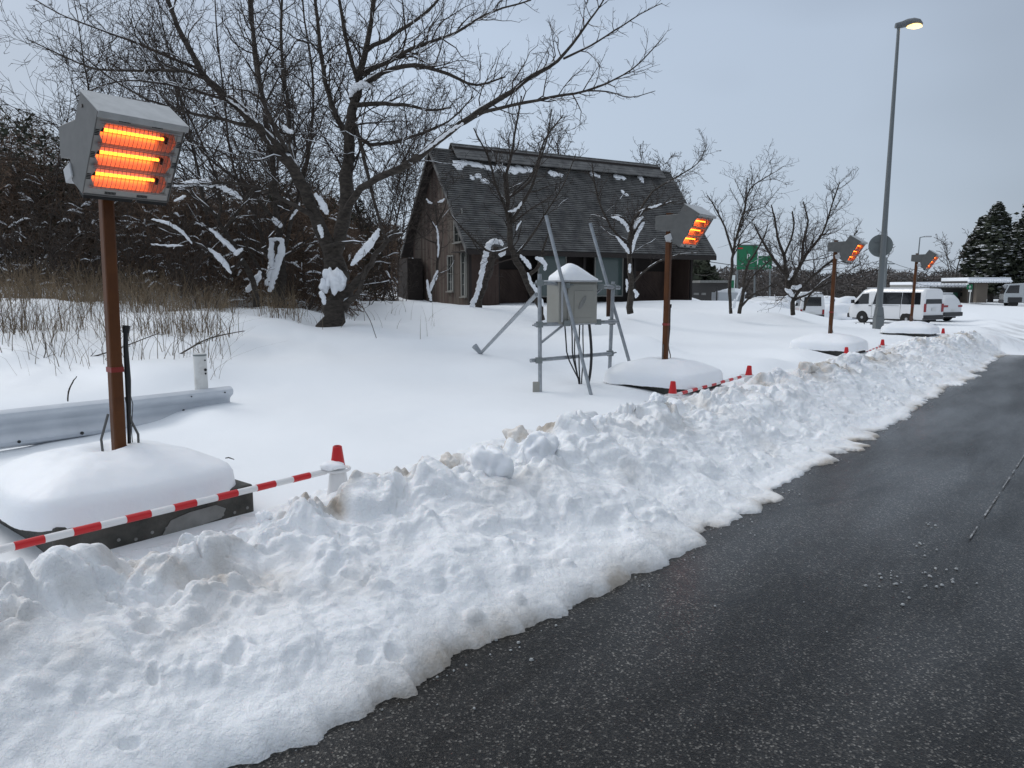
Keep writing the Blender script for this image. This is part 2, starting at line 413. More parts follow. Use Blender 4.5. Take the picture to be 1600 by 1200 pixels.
M_cwhite = mat('cone_white', (.72, .72, .72), .35)
M_galv = mat('galvanised_pipe', (.36, .38, .40), .38, metal=.6, var=(.27, .29, .31), vscale=16)
M_ebox = mat('beige_box', (.27, .265, .235), .5, var=(.30, .295, .265), vscale=3)
M_wood = mat('brown_board', (.10, .045, .025), .7, var=(.06, .03, .02), vscale=9)
M_roof = mat('weathered_roof_board', (.068, .068, .068), .75, var=(.165, .164, .160), vscale=2.2, stretch=(1, 1, 1), bump=.2, bscale=14, detail=8)
M_wall = mat('brown_wall_board', (.038, .021, .016), .8, var=(.078, .050, .038), vscale=1.6, detail=8, bump=.2, bscale=9, stretch=(1, 1, .35))
M_wallg = mat('weathered_gable_board', (.105, .085, .068), .85, var=(.06, .043, .033), vscale=1.3, detail=8, stretch=(1, 1, .5))
M_dark = mat('dark_timber', (.018, .013, .011), .8)
M_frame = mat('pale_window_frame', (.24, .24, .22), .6)
M_glass = mat('grey_glass', (.020, .026, .026), .08, spec=.6)
M_glass2 = mat('green_glass', (.085, .12, .115), .15, spec=.6)
M_sign = mat('green_sign', (.004, .15, .06), .4)
M_signw = mat('sign_white', (.75, .78, .76), .4)
M_signb = mat('sign_back', (.16, .18, .18), .5)
M_lamp = mat('lamp_lens', (1, .8, .5), .3, emis=(1.0, .62, .16), estr=3.2)
M_lpole = mat('lamp_pole_steel', (.165, .18, .185), .45, metal=.3)
M_lhead = mat('lamp_head_grey', (.13, .14, .15), .5)
M_carw = mat('white_car_paint', (.70, .71, .72), .22, coat=.5)
M_cars = mat('silver_car_paint', (.40, .42, .43), .25, metal=.5, coat=.5)
M_card = mat('dark_trim', (.02, .02, .022), .5)
M_cglass = mat('tinted_car_glass', (.008, .009, .011), .06, spec=.7)
M_tyre = mat('tyre', (.012, .012, .012), .85)
M_rim = mat('wheel_rim', (.45, .46, .47), .35, metal=.6)
M_tail = mat('tail_lamp', (.25, .005, .01), .2)
M_plate = mat('number_plate', (.62, .63, .62), .5)
M_pillar = mat('taupe_pillar', (.15, .125, .10), .8, var=(.18, .15, .12), vscale=.7)
M_bldg = mat('far_building', (.055, .052, .05), .8)
M_wood_far = mat('hazed_far_woods', (.075, .064, .060), .95, var=(.13, .115, .105), vscale=.15)  # distance haze is mixed into the twig colour, lighter and greyer

# ------------------------------------------------------------------ ground, road, bank
gl = MB(); S_ = 3000
gl.add([(-S_, -S_, -3.2), (S_, -S_, -3.2), (S_, S_, -3.2), (-S_, S_, -3.2)], [(0, 1, 2, 3)])
tag(gl.build('snowy_plain', M_snow), kind='structure')

th = np.linspace(R(-80), R(80), 760); rr_ = np.exp(np.linspace(math.log(1.9), math.log(420), 620))
TH, RR = np.meshgrid(th, rr_, indexing='ij')
X = RR * np.sin(TH); Y = RR * np.cos(TH); Z = zf(X, Y)
far = sstep(170, 400, RR); Z = Z * (1 - far) + (-3.3) * far
ter = np_mesh('snow_field', np.stack([X, Y, Z], -1).reshape(-1, 3), grid_faces(*TH.shape)[:, ::-1], M_snow)
tag(ter, kind='structure')

# packed car park snow gets faint grey wheel tracks: a colour of the surface itself
nt = M_snow.node_tree; b = nt.nodes['Principled BSDF']; l = nt.links.new
tcn = N(nt, 'ShaderNodeTexCoord'); at = N(nt, 'ShaderNodeAttribute', attribute_name='packed')
mp0 = N(nt, 'ShaderNodeMapping'); mp0.inputs['Rotation'].default_value = (0, 0, -ROAD_ROT - R(14)); l(tcn.outputs['Object'], mp0.inputs[0])
mpn = N(nt, 'ShaderNodeMapping'); mpn.inputs['Scale'].default_value = (.06, 1.3, 1)
l(mp0.outputs[0], mpn.inputs[0])
n1 = N(nt, 'ShaderNodeTexNoise', i_Scale=1.3, i_Detail=7.0, i_Roughness=.62); l(mpn.outputs[0], n1.inputs['Vector'])
m1 = N(nt, 'ShaderNodeMapRange', i_1=.48, i_2=.66, i_3=0.0, i_4=.85); l(n1.outputs['Fac'], m1.inputs[0])
mu = N(nt, 'ShaderNodeMath', operation='MULTIPLY'); l(m1.outputs[0], mu.inputs[0]); l(at.outputs['Fac'], mu.inputs[1])
mx = N(nt, 'ShaderNodeMix', data_type='RGBA', clamp_factor=True); mx.inputs['A'].default_value = (.86, .885, .91, 1); mx.inputs['B'].default_value = (.27, .27, .27, 1)
l(mu.outputs[0], mx.inputs[0]); l(mx.outputs['Result'], b.inputs['Base Color'])
Sg = RS * X + RC * Y; Tg = -RC * X + RS * Y
pk = sstep(3.2, 1.5, Tg - .16 * np.clip(Sg - 24, 0, 60)) * sstep(60, 26, Sg)
a_ = ter.data.attributes.new('packed', 'FLOAT', 'POINT'); a_.data.foreach_set('value', pk.reshape(-1).astype(np.float32))

# asphalt
ss = np.concatenate([np.linspace(-14, 26, 160), np.linspace(26.5, 60, 50)]); tt = np.linspace(-34, 2.9, 90)
SS, TT = np.meshgrid(ss, tt, indexing='ij')
ZZ = road_z(SS, TT) + 0.006 * pn(SS * .4, TT * .4, 2)
rd = np_mesh('road', np.stack([RS * SS - RC * TT, RC * SS + RS * TT, ZZ], -1).reshape(-1, 3), grid_faces(*SS.shape)[:, ::-1], M_asph)
tag(rd, kind='structure')
# faded white line (worn road paint)
ln = MB()
q0, q1 = P(1600, 718, 7.0), P(1500, 905, 4.0)
def on_road(px, py):
    r = ray(px, py); k = -EYE / r[2]; return Vector((r[0] * k, r[1] * k, 0.0))
A_, B_ = on_road(1605, 705), on_road(1478, 900)
M_line = mat('worn_line_paint', (.04, .04, .041), .7, var=(.34, .35, .36), vscale=18, lo=.38, hi=.62)
dv = (A_ - B_).normalized(); nv = Vector((-dv.y, dv.x, 0)) * .006
rng = random.Random(3)
a0 = A_ + dv * 3.0
for i in range(46):
    f0 = i / 46; f1 = (i + 1) / 46
    if rng.random() < .75 * (i / 46) ** 1.5: continue
    p, q = a0.lerp(B_, f0), a0.lerp(B_, f1); w0 = nv * rng.uniform(.5, 1.1); w1 = nv * rng.uniform(.5, 1.1)
    ln.add([p - w0 + Vector((0, 0, .011)), q - w1 + Vector((0, 0, .011)), q + w1 + Vector((0, 0, .011)), p + w0 + Vector((0, 0, .011))], [(0, 1, 2, 3)])
tag(ln.build('road_marking', M_line), kind='structure')

# ploughed bank
s_ax = [-3.2]
while s_ax[-1] < 23.6:
    d = max(1.9, math.hypot(s_ax[-1] - 0.6, 2.2)); s_ax.append(s_ax[-1] + 0.0042 * d)
s_ax = np.array(s_ax); t_ax = np.linspace(1.15, 4.45, 330)
S2, T2 = np.meshgrid(s_ax, t_ax, indexing='ij')
def edge_t(s):
    """where the snow meets the asphalt: soft lobes, and thin pointed tongues of melting ice further on"""
    saw = np.zeros_like(s)
    for per, amp, sd in ((1.7, .26, 1), (.74, .11, 2), (.31, .04, 4)):
        ph = s / per + 1.6 * pn(s * .55, s * 0 + sd, sd) + .5 * pn(s * 2.3, s * 0 + sd, sd + 20)
        fr = ph - np.floor(ph); ci = np.floor(ph)
        am = np.clip(-.05 + 1.9 * pn(ci * .73 + .41, s * 0 + 3.3, sd + 9), 0, 1.3)
        saw = saw + amp * (np.clip(fr / .8, 0, 1) ** 2.2 * (1 - sstep(.82, 1, fr)) - .25) * am
    k = sstep(2.0, 4.0, s) * (1 - .4 * sstep(9, 16, s))
    soft = .14 * pn(s * .9, s * 0, 41) + .07 * pn(s * 2.4, s * 0, 42) + .035 * pn(s * 6, s * 0, 43) + .018 * pn(s * 15, s * 0, 45) + .010 * pn(s * 38, s * 0, 44)
    base = 2.04 - .10 * sstep(0, 6, s) + .15 * sstep(2.6, 1.3, s) + .12 * sstep(14, 22, s)
    return base + soft - saw * (.15 + .85 * k)
def bank_h(S, T):
    te = edge_t(S[:, 0])[:, None] if S.ndim == 2 else edge_t(S)
    te = te + .02 * pn(S * 6, T * 6, 51)
    u = T - te
    shelf = .16 * sstep(3.0, 6.0, S) * (1 - .5 * sstep(12, 18, S))
    ridge = 3.22 + .10 * pn(S * .5, S * 0, 61) - .35 * sstep(12, 23, S)
    H = .50 - .115 * np.exp(-((S - 1.75) / .70) ** 2) + .05 * pn(S * .55, S * 0, 62) + .05 * pn(S * 1.6, S * 0, 63) - .04 * sstep(8, 22, S)
    w = ridge - te - shelf; q = np.clip((u - shelf) / np.maximum(w, .3), 0, 3)
    lip = .065 - .035 * sstep(3, 6, S) + .02 * pn(S * 2.3, S * 0, 64)
    prof = lip * (1 - np.exp(-np.clip(u, 0, 9) / .035)) + (H - lip) * (0.80 * (sstep(-.10, 1.02, q) - .0256 * (1 - sstep(0, .12, q))) + .20 * q ** 1.2) * (q <= 1) + (H - lip) * (q > 1)
    bb0 = .30 - .09 * sstep(3.2, 2.4, S); back = bb0 + (H - bb0) * np.exp(-np.clip(T - ridge, 0, 9) ** 2 / .09)
    prof = np.where(q > 1, back, prof)
    top = np.exp(-((T - ridge) / .36) ** 2)        # 1 on the crest
    up = sstep(.02, .35, u - shelf * .8)
    n = .075 * fbm(S * 1.5, T * 1.9, 3, 70) * up
    wx = S + .16 * pn(S * 2.6, T * 2.6, 71); wy = T + .16 * pn(S * 2.6, T * 2.6, 72)
    f1, f2, fc = worley(wx * 3.0, wy * 3.6, 1)
    n = n + (.115 * (fc - .5) * sstep(0, .10, f2 - f1) - .035 * (1 - sstep(0, .22, f2 - f1))) * (.10 + .90 * sstep(.25, .95, top)) * up
    puff = np.abs(pn(wx * 2.6, wy * 3.1, 73)) + .55 * np.abs(pn(wx * 5.7, wy * 6.3, 74)) + .3 * np.abs(pn(wx * 12, wy * 13, 76))
    n = n + .135 * (puff - .45) * (.10 + .90 * top) * up
    n = n + (.010 + .012 * top) * fbm(S * 9, T * 9, 4, 80) * up + (.024 + .03 * top) * fbm(S * 3.1, T * 3.3, 3, 81) * up
    g1, g2, gc = worley(wx * 8.5, wy * 9.0, 2)
    n = n + (.026 * (gc - .5) * sstep(0, .12, g2 - g1) - .010 * (1 - sstep(0, .25, g2 - g1))) * (.15 + .85 * top) * up
    n = n + .012 * fbm(S * 6.5, T * 7.5, 3, 75, ridged=True) * up * (.35 + .65 * sstep(-.2, .5, pn(S * .8, T * .8, 78)))
    n = n + .0055 * fbm(S * 24, T * 26, 3, 79) * sstep(0, .05, u)
    n = n * (1 - .35 * sstep(5, 10, S)); n = .12 * np.tanh(n / .12)
    h = prof + n
    h = np.where(u > 0, np.maximum(h, .018 * (1 - np.exp(-np.clip(u, 0, 9) / .01))), -.03 + u * .2)
    return h, u, top
H2, U2, TOP2 = bank_h(S2, T2)
rs = np.random.RandomState(11)
for i in range(620):          # pits where lumps fell in and melt holes
    s0 = rs.uniform(-2.5, 22); t0 = rs.uniform(2.15, 3.2); a = rs.uniform(.010, .038) if i % 6 else rs.uniform(.04, .085); bb = a * rs.uniform(.35, .8); ang = rs.uniform(0, 3.14)
    dp = rs.uniform(.6, 1.5) * bb
    i0 = np.searchsorted(s_ax, s0 - .25); i1 = np.searchsorted(s_ax, s0 + .25)
    ds = S2[i0:i1] - s0; dt = T2[i0:i1] - t0
    xx = ds * math.cos(ang) + dt * math.sin(ang); yy = -ds * math.sin(ang) + dt * math.cos(ang)
    d = np.sqrt((xx / a) ** 2 + (yy / bb) ** 2) * (1 + .5 * pn(S2[i0:i1] * 22, T2[i0:i1] * 22, i % 17)) + .25 * pn(S2[i0:i1] * 9, T2[i0:i1] * 9, i % 13)
    H2[i0:i1] -= dp * (1 - sstep(.35, 1.15, d)) * (U2[i0:i1] > .1)
    H2[i0:i1] += dp * .18 * np.exp(-((d - 1.35) / .3) ** 2) * (U2[i0:i1] > .1)
for i in range(420):         # lumps thrown up the slope
    s0 = rs.uniform(-2.8, 22.5); t0 = rs.choice([rs.uniform(2.1, 3.3), rs.normal(3.15, .16)]); a = rs.uniform(.02, .06); bb = a * rs.uniform(.6, 1)
    ang = rs.uniform(0, 3.14)
    i0 = np.searchsorted(s_ax, s0 - .2); i1 = np.searchsorted(s_ax, s0 + .2)
    ds = S2[i0:i1] - s0; dt = T2[i0:i1] - t0
    xx = ds * math.cos(ang) + dt * math.sin(ang); yy = -ds * math.sin(ang) + dt * math.cos(ang)
    d = np.sqrt((xx / a) ** 2 + (yy / bb) ** 2)
    H2[i0:i1] += a * .55 * np.sqrt(np.clip(1 - d * d, 0, 1)) * (U2[i0:i1] > .05)
end = sstep(23.3, 22.4, S2 + .25 * pn(T2 * 2.2, S2 * 1.0, 91))
H2 = H2 * end + (-.35) * (1 - end)
rz2 = road_z(S2, T2)
back = sstep(3.95, 4.4, T2)
Zb = H2 + rz2 * sstep(2.6, 2.0, T2) - .35 * back
# slight sideways push so crest blocks overhang
px_ = .035 * fbm(S2 * 4, T2 * 4, 3, 95) * sstep(.1, .4, U2); py_ = .045 * fbm(S2 * 3.4, T2 * 3.4, 3, 96) * sstep(.1, .4, U2)
Sb = S2 + px_; Tb = T2 + py_
bank = np_mesh('snow_bank', np.stack([RS * Sb - RC * Tb, RC * Sb + RS * Tb, Zb], -1).reshape(-1, 3), grid_faces(*S2.shape)[:, ::-1], M_bank)
tag(bank, kind='structure')
dirt = (1.3 * np.exp(-np.clip(U2, 0, 9) / .09) * (.6 + .9 * pn(S2 * 1.3, T2, 14)) + 1.1 * sstep(-.12, .40, fbm(S2 * 1.1, T2 * 1.7, 4, 15)) * TOP2
        + .20 * sstep(.1, .45, fbm(S2 * 1.7, T2 * 2.1, 4, 16)))
for sd_, td_, rr2, am in ((11.3, 3.15, .22, .8), (14.2, 3.05, .2, .6), (.9, 3.0, .35, .35), (5.2, 3.1, .3, .35)):
    dirt = dirt + am * np.exp(-(((S2 - sd_) / rr2) ** 2 + ((T2 - td_) / rr2) ** 2)) * (.6 + .8 * pn(S2 * 7, T2 * 7, 18))
a_ = bank.data.attributes.new('dirt', 'FLOAT', 'POINT'); a_.data.foreach_set('value', np.clip(dirt, 0, 1.2).reshape(-1).astype(np.float32))
def bank_z(s, t):
    h, u, tp = bank_h(np.array([[s]]), np.array([[t]])); return float(h[0, 0])

# loose chunks on the bank and crumbs on the road
import bmesh
def lump_mesh(seed, r, squash=.8, rough=.25, sub=3):
    bm = bmesh.new(); bmesh.ops.create_icosphere(bm, subdivisions=sub, radius=1.0)
    for v in bm.verts:
        c = v.co.copy(); n = mnoise.noise(c * 1.3 + Vector((seed * 3.1, 0, 0))) + .45 * mnoise.noise(c * 3.1 + Vector((0, seed * 2.3, 0)))
        f = mnoise.cell(c * 1.1 + Vector((seed, seed, 0))) * .12
        v.co = Vector((c.x, c.y, c.z * squash)) * (1 + rough * n + f) * r
    me = bpy.data.meshes.new('lump'); bm.to_mesh(me); bm.free()
    me.polygons.foreach_set('use_smooth', [True] * len(me.polygons)); return me
M_chunkd = mat('dirty_snow', (.80, .78, .75), .55, var=(.64, .58, .51), vscale=12, bump=.3, bscale=60)
def col_s(px, t):
    k = (px - 800) / 1165.0; D = t / (RC_ - RSn * k); return D * (RSn2 * k + RC2)
RC_, RSn, RSn2, RC2 = RS, RC, RS, RC
chunks = [ # picture column, t, radius, dirty, label
    (810, 3.22, .092, 1, 'large rounded beige snow chunk perched highest on the crest of the bank'),
    (575, 3.28, .075, 1, 'pointed tan snow chunk on the crest just right of the nearest traffic cone'),
    (455, 3.40, .055, 0, 'snow chunk on the crest left of the nearest red and white traffic cone'),
    (395, 3.42, .040, 0, 'small snow chunk on the crest at the right corner of the nearest block'),
    (760, 3.02, .145, 0, 'bulging grey snow boulder set into the road side of the crest'),
    (838, 3.02, .125, 0, 'broad grey snow block in the crest below the rounded beige chunk'),
    (700, 3.20, .060, 1, 'small tan lump on the crest left of the bulging grey boulder'),
    (1266, 3.12, .125, 1, 'brown stained snow chunk on the crest beyond the second heater'),
    (1340, 3.05, .12, 0, 'grey stained snow chunk on the far part of the crest'),
    (935, 3.15, .085, 0, 'jagged snow chunk on the crest in front of the scaffold frame'),
    (1222, 3.20, .08, 0, 'snow chunk on the crest right of the whole red and white cone'),
    (1030, 3.15, .07, 0, 'snow chunk on the crest under the second snow mound'),
]
for i, (px, t, r, dy, lab) in enumerate(chunks):
    s = col_s(px, t); z = bank_z(s, t); me = lump_mesh(i + 1, r, .85, .5, 4)
    me.materials.append(M_chunkd if dy else M_snowc)
    o = bpy.data.objects.new('snow_chunk', me); COL.objects.link(o); o.location = ST(s, t, z + r * (.2 if i != 0 else .55)); o.rotation_euler = (i * .3, i * .7, i * 1.3)
    tag(o, lab, 'snow chunk', 'loose chunks on the ploughed bank')
cr = []; crf = []
rg = np.random.RandomState(5)
cm = MB()
for cx, cy, n, sp in ((1455, 900, 16, .10), (1400, 910, 16, .10), (1450, 860, 8, .07), (1465, 822, 5, .04), (560, 1098, 6, .05), (760, 1040, 10, .12), (1165, 826, 6, .06), (1230, 770, 6, .06), (1100, 960, 4, .3)):
    c = on_road(cx, cy)
    for i in range(n):
        r = rg.uniform(.004, .012); q = c + Vector((rg.normal(0, sp), rg.normal(0, sp), r * .3 + .004))
        a = rg.rand() * 6.3; pts = [(math.cos(a + k * 1.257) * r * rg.uniform(.6, 1.2), math.sin(a + k * 1.257) * r * rg.uniform(.6, 1.2)) for k in range(5)]
        vs = [q + Vector((u, v, -r * .4)) for u, v in pts] + [q + Vector((u * .7, v * .7, r * .22)) for u, v in pts]
        cm.add(vs, [tuple(range(5, 10))] + [(k, (k + 1) % 5, 5 + (k + 1) % 5, 5 + k) for k in range(5)])
for i in range(240):
    s5 = rg.uniform(-1.5, 20); r = rg.uniform(.002, .008); t5 = float(edge_t(np.array([s5]))[0]) - abs(rg.normal(0, .07)) - .01
    q = ST(s5, t5, float(road_z(np.array(s5), 0)) + r * .3 + .004)
    pts = [(math.cos(rg.rand() + k * 1.257) * r * rg.uniform(.6, 1.2), math.sin(rg.rand() + k * 1.257) * r * rg.uniform(.6, 1.2)) for k in range(5)]
    vs = [q + Vector((u, v, -r * .4)) for u, v in pts] + [q + Vector((u * .7, v * .7, r * .22)) for u, v in pts]
    cm.add(vs, [tuple(range(5, 10))] + [(k, (k + 1) % 5, 5 + (k + 1) % 5, 5 + k) for k in range(5)])
M_slush = mat('grey_slush', (.42, .43, .43), .3, var=(.25, .26, .26), vscale=60)
tag(cm.build('snow_crumbs', M_slush), kind='stuff')

# ------------------------------------------------------------------ heaters, blocks, snow caps
def snow_cap_mesh(lx, ly, h, seed, droop=.10, n=56, hole=True):
    g = np.linspace(-1, 1, n); A, B = np.meshgrid(g, g, indexing='ij')
    X0 = A * lx / 2; Y0 = B * ly / 2
    # square-ish edge distance
    e = np.maximum(np.abs(A), np.abs(B)); rr3 = (np.abs(A) ** 5 + np.abs(B) ** 5) ** .2
    k = e / np.maximum(rr3, 1e-6)
    X0 = X0 * k; Y0 = Y0 * k
    q = np.clip(rr3, 0, 1.3)
    zz = h * (1 - .55 * e ** 2.0) * np.sqrt(np.clip(1 - e ** 14, 0, 1)) + .018 * fbm(X0 * 3 + seed, Y0 * 3, 3, seed) * (1 - e ** 6)
    zz = zz + .006 * fbm(X0 * 14, Y0 * 14, 3, seed + 7) - droop * sstep(.93, 1.0, e) * (.6 + .8 * np.abs(pn(X0 * 2.1, Y0 * 2.1, seed + 3)))
    bul = 1 + .045 * np.exp(-((e - .93) / .07) ** 2)
    X0 = X0 * bul * (1 + .03 * pn(Y0 * 2, X0 * 0, seed)); Y0 = Y0 * bul * (1 + .03 * pn(X0 * 2, Y0 * 0, seed + 1))
    if hole: zz = zz - .05 * np.exp(-((X0 / .085) ** 2 + (Y0 / .085) ** 2))
    return np.stack([X0, Y0, zz], -1).reshape(-1, 3), grid_faces(n, n)
HEAT = [(1.855, 4.543, 0.018), (8.65, 4.50, 0.006), (15.4, 4.40, 0.010), (22.26, 4.30, 0.022)]
def make_heater():
    root = empty('infrared_heater', (0, 0, 0))
    # pole: square tube with worn edges, from the block (below the snow) up
    p = MB(); p.box((0, 0, 1.38 - .15), (.068, .068, 2.56)); p.build('pole', M_rust, root, bevel=.012)
    c = MB(); c.box((0, 0, 2.515), (.072, .072, .012)); c.build('pole_cap', M_rust, root)
    tp = MB(); tp.box((0, 0, .60 + .52), (.0715, .0715, .03)); tp.build('tape_band', M_rtape, root)
    # bracket box between pole and housing
    bk = MB()
    zc = 2.39
    bk.prism([(-.14, .10, zc + .085), (-.14, .10, zc - .085), (-.14, -.10, zc - .11), (-.14, -.20, zc - .03), (-.14, -.27, zc + .10)], (.28, 0, 0))
    bk.build('mounting_bracket', M_gmet, root, bevel=.006)
    tau = R(32); f = Vector((0, -math.cos(tau), -math.sin(tau))); u = Vector((0, -math.sin(tau), math.cos(tau))); x = Vector((1, 0, 0))
    KS = .93; M = Matrix(((x.x * KS, f.x * KS, u.x * KS, 0), (x.y * KS, f.y * KS, u.y * KS, -.385), (x.z * KS, f.z * KS, u.z * KS, 2.278), (0, 0, 0, 1)))   # local: x, forward, up
    def W(*a): return M @ Vector(a)
    hw = .245
    # shell: sides, back, chamfered bottom; open at the front
    prof = [(.0, hw), (-.245, hw + .005), (-.255, -.10), (-.15, -hw), (.0, -hw)]   # (forward, up)
    sh = MB()
    for sx in (-1, 1):
        o1 = [Vector((sx * hw, a, c_)) for a, c_ in prof]
        sh.prism([M @ v for v in o1], M.to_3x3() @ Vector((-sx * .006, 0, 0)))
    def panel(a, b_, th_=.006):
        (a0, c0), (a1, c1) = a, b_
        d = Vector((0, a1 - a0, c1 - c0)).normalized(); nrm = Vector((0, d.z, -d.y)) * th_
        q = [Vector((-hw + .006, a0, c0)), Vector((hw - .006, a0, c0)), Vector((hw - .006, a1, c1)), Vector((-hw + .006, a1, c1))]
        sh.prism([M @ v for v in q], M.to_3x3() @ nrm)
    panel(prof[1], prof[2]); panel(prof[2], prof[3]); panel(prof[3], prof[4])
    sh.build('housing', M_gmet, root)
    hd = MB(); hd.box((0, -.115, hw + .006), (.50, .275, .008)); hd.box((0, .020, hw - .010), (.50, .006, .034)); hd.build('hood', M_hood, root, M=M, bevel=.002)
    # face plate: rim and two dividers around three openings
    fp = MB(); y0 = -.012
    ow = .425; oh = .121; gap = .012; cy = [.124, -.007, -.138]
    top = cy[0] + oh / 2; bot = cy[2] - oh / 2
    fp.box((0, y0, (hw + top) / 2), (2 * hw - .014, .012, hw - top)); fp.box((0, y0, (-hw + bot) / 2), (2 * hw - .014, .012, hw + bot))
    for sx in (-1, 1):
        fp.box((sx * (hw + ow / 2 - .007) / 2, y0, (top + bot) / 2), (hw - ow / 2 - .007, .012, top - bot))
        for c_ in cy:           # points of the face reaching in beside each tube
            fp.prism([(sx * ow / 2, y0 - .006, c_ + oh / 2), (sx * (ow / 2 - .028), y0 - .006, c_ + oh / 2), (sx * (ow / 2 - .004), y0 - .006, c_ + .012), (sx * (ow / 2 - .004), y0 - .006, c_ - .012), (sx * (ow / 2 - .028), y0 - .006, c_ - oh / 2), (sx * ow / 2, y0 - .006, c_ - oh / 2)], (0, .011, 0))
    for c_ in ((cy[0] + cy[1]) / 2, (cy[1] + cy[2]) / 2):
        fp.box((0, y0, c_), (ow, .012, .009))
        for k in (-.004, .004):
            rb = MB(); rb.tube([(-ow / 2 - .01, .004, c_ + k), (ow / 2 + .01, .004, c_ + k)], .0022, 6); rb.build('divider_bar', M_galv, root, M=M)
    for c_ in (top + .004, bot - .004):
        rb = MB(); rb.tube([(-ow / 2 - .01, .004, c_), (ow / 2 + .01, .004, c_)], .0022, 6); rb.build('divider_bar', M_galv, root, M=M)
    fp.build('face_plate', M_face, root, M=M)
    for c_ in cy:
        rf = MB(); n = 9; vs = []; fs = []
        for i in range(n):
            a = math.pi * i / (n - 1); uu = c_ - math.cos(a) * oh / 2; ff = -.014 - math.sin(a) * .075
            vs += [Vector((-ow / 2, ff, uu)), Vector((ow / 2, ff, uu))]
        for i in range(n - 1): fs.append((2 * i, 2 * i + 1, 2 * i + 3, 2 * i + 2))
        rf.add(vs, fs)
        for sx in (-1, 1):
            e = [Vector((sx * ow / 2, -.014 - math.sin(math.pi * i / 8) * .075, c_ - math.cos(math.pi * i / 8) * oh / 2)) for i in range(9)]
            rf.add(e, [tuple(range(9))])
        ro = rf.build('reflector', M_refl, root, smooth=True, M=M)
        tb = MB(); tb.tube([(-.180, -.042, c_ + .006), (.150, -.042, c_ + .006)], .0085, 10); tb.build('glow_tube', M_tube, root, M=M, smooth=True)
        for sx in (-1, 1):
            hl = MB(); xx = -.193 if sx < 0 else .167
            hl.box((xx, -.045, c_ + .006), (.020, .026, .022)); hl.box((xx + sx * .012, -.06, c_ - .012), (.012, .012, .028))
            hl.build('tube_holder', M_slot, root, M=M)
        gr = MB(); rg_ = 18
        for i in range(rg_):
            xx = -ow / 2 + .012 + (ow - .024) * i / (rg_ - 1)
            gr.tube([(xx, .002, c_ - oh / 2 - .006), (xx, .010, c_ - oh / 4), (xx, .010, c_ + oh / 4), (xx, .002, c_ + oh / 2 + .006)], .0016, 5)
        for k in (-.5, -.42, 0.1, .5):
            zz = c_ + k * oh; gr.tube([(-ow / 2 - .004, .010, zz), (ow / 2 + .004, .010, zz)], .0017 if abs(k) > .4 else .001, 5)
        g_ = gr.build('guard_grille', M_chrome, root, M=M); g_['kind'] = 'stuff'
    vt = MB()
    for cx in (-.095, .085):
        for i in range(8):
            vt.box((cx + (i - 3.5) * .0078, y0 + .0065, hw - .026), (.0048, .003, .034)); vt.box((cx + (i - 3.5) * .0078, y0 + .0065, -hw + .016), (.0048, .003, .016))
    for sx in (-1, 1):
        for c_ in cy:
            for i in range(4): vt.box((sx * (hw - .019), y0 + .0065, c_ + (i - 1.5) * .0095), (.022, .003, .0052))
    v_ = vt.build('vent_slots', M_slot, root, M=M); v_['kind'] = 'stuff'
    for xc_, w_ in ((-.10, .27), (.155, .17)):
        ub = MB(); ub.box((xc_, -.030, -hw - .014), (w_, .056, .026)); ub.build('under_rail', M_slot, root, M=M)
    tbx = MB(); tbx.box((-.19, -.205, -.225), (.13, .085, .10), Matrix.Rotation(R(-38), 3, 'X')); tbx.build('terminal_box', M_gmet2, root, M=M, bevel=.006)  # pale colour stands in for sky light on its upturned side
    bl = MB(); bl.tube([(-hw - .001, -.19, .185), (-hw - .006, -.19, .185)], .010, 8); bl.build('bolt', M_chrome, root, M=M)
    # cables: black conduit up the pole side, grey loops into the snow
    cb = MB(); cb.tube([(.062, .01, .60), (.064, .0, .80), (.066, -.01, 1.05), (.062, -.012, 1.25), (.066, -.012, 1.34)], [.009, .012, .017, .014, .013], 10)
    cb.tube([(.066, -.012, 1.33), (.072, -.012, 1.375)], [.019, .021], 10)
    cb.build('cable_sheath', M_black, root, smooth=True)
    for sg, q in ((1, .0), (-1, .0)):
        lp = MB(); lp.tube([(sg * .052, 0, .95 if sg > 0 else .86), (sg * .075, -.01, .80), (sg * .105, -.02, .72), (sg * .10, -.03, .58)], .0075, 8); lp.build('cable_loop', M_gmet, root, smooth=True)
    ow_ = MB(); ow_.tube([(.05, .02, 1.15), (.10, .02, .9), (.085, .02, .74), (.08, .0, .6)], .0025, 5); ow_.build('thin_wire', M_black, root)
    return root
h0 = make_heater()
hlab = ['glowing infrared heater on rust brown pole, nearest and largest, left of the trees',
        'glowing infrared heater on brown pole standing in front of the right end of the house',
        'glowing infrared heater on brown pole between the round bare tree and the tall street lamp',
        'smallest farthest glowing infrared heater, in front of the white passenger van']
blab = ['dark concrete weight block under the nearest heater, beside the barrier bar',
        'concrete weight block under the second heater in front of the house',
        'concrete weight block under the third heater left of the street lamp',
        'concrete weight block under the farthest heater in front of the white van']
slab = ['thick smooth slab of snow on the nearest heater block',
        'domed snow cap on the block of the second heater, right of the electrical box frame',
        'low domed snow cap on the block of the third heater',
        'low long snow cap on the farthest heater block beside the street lamp']
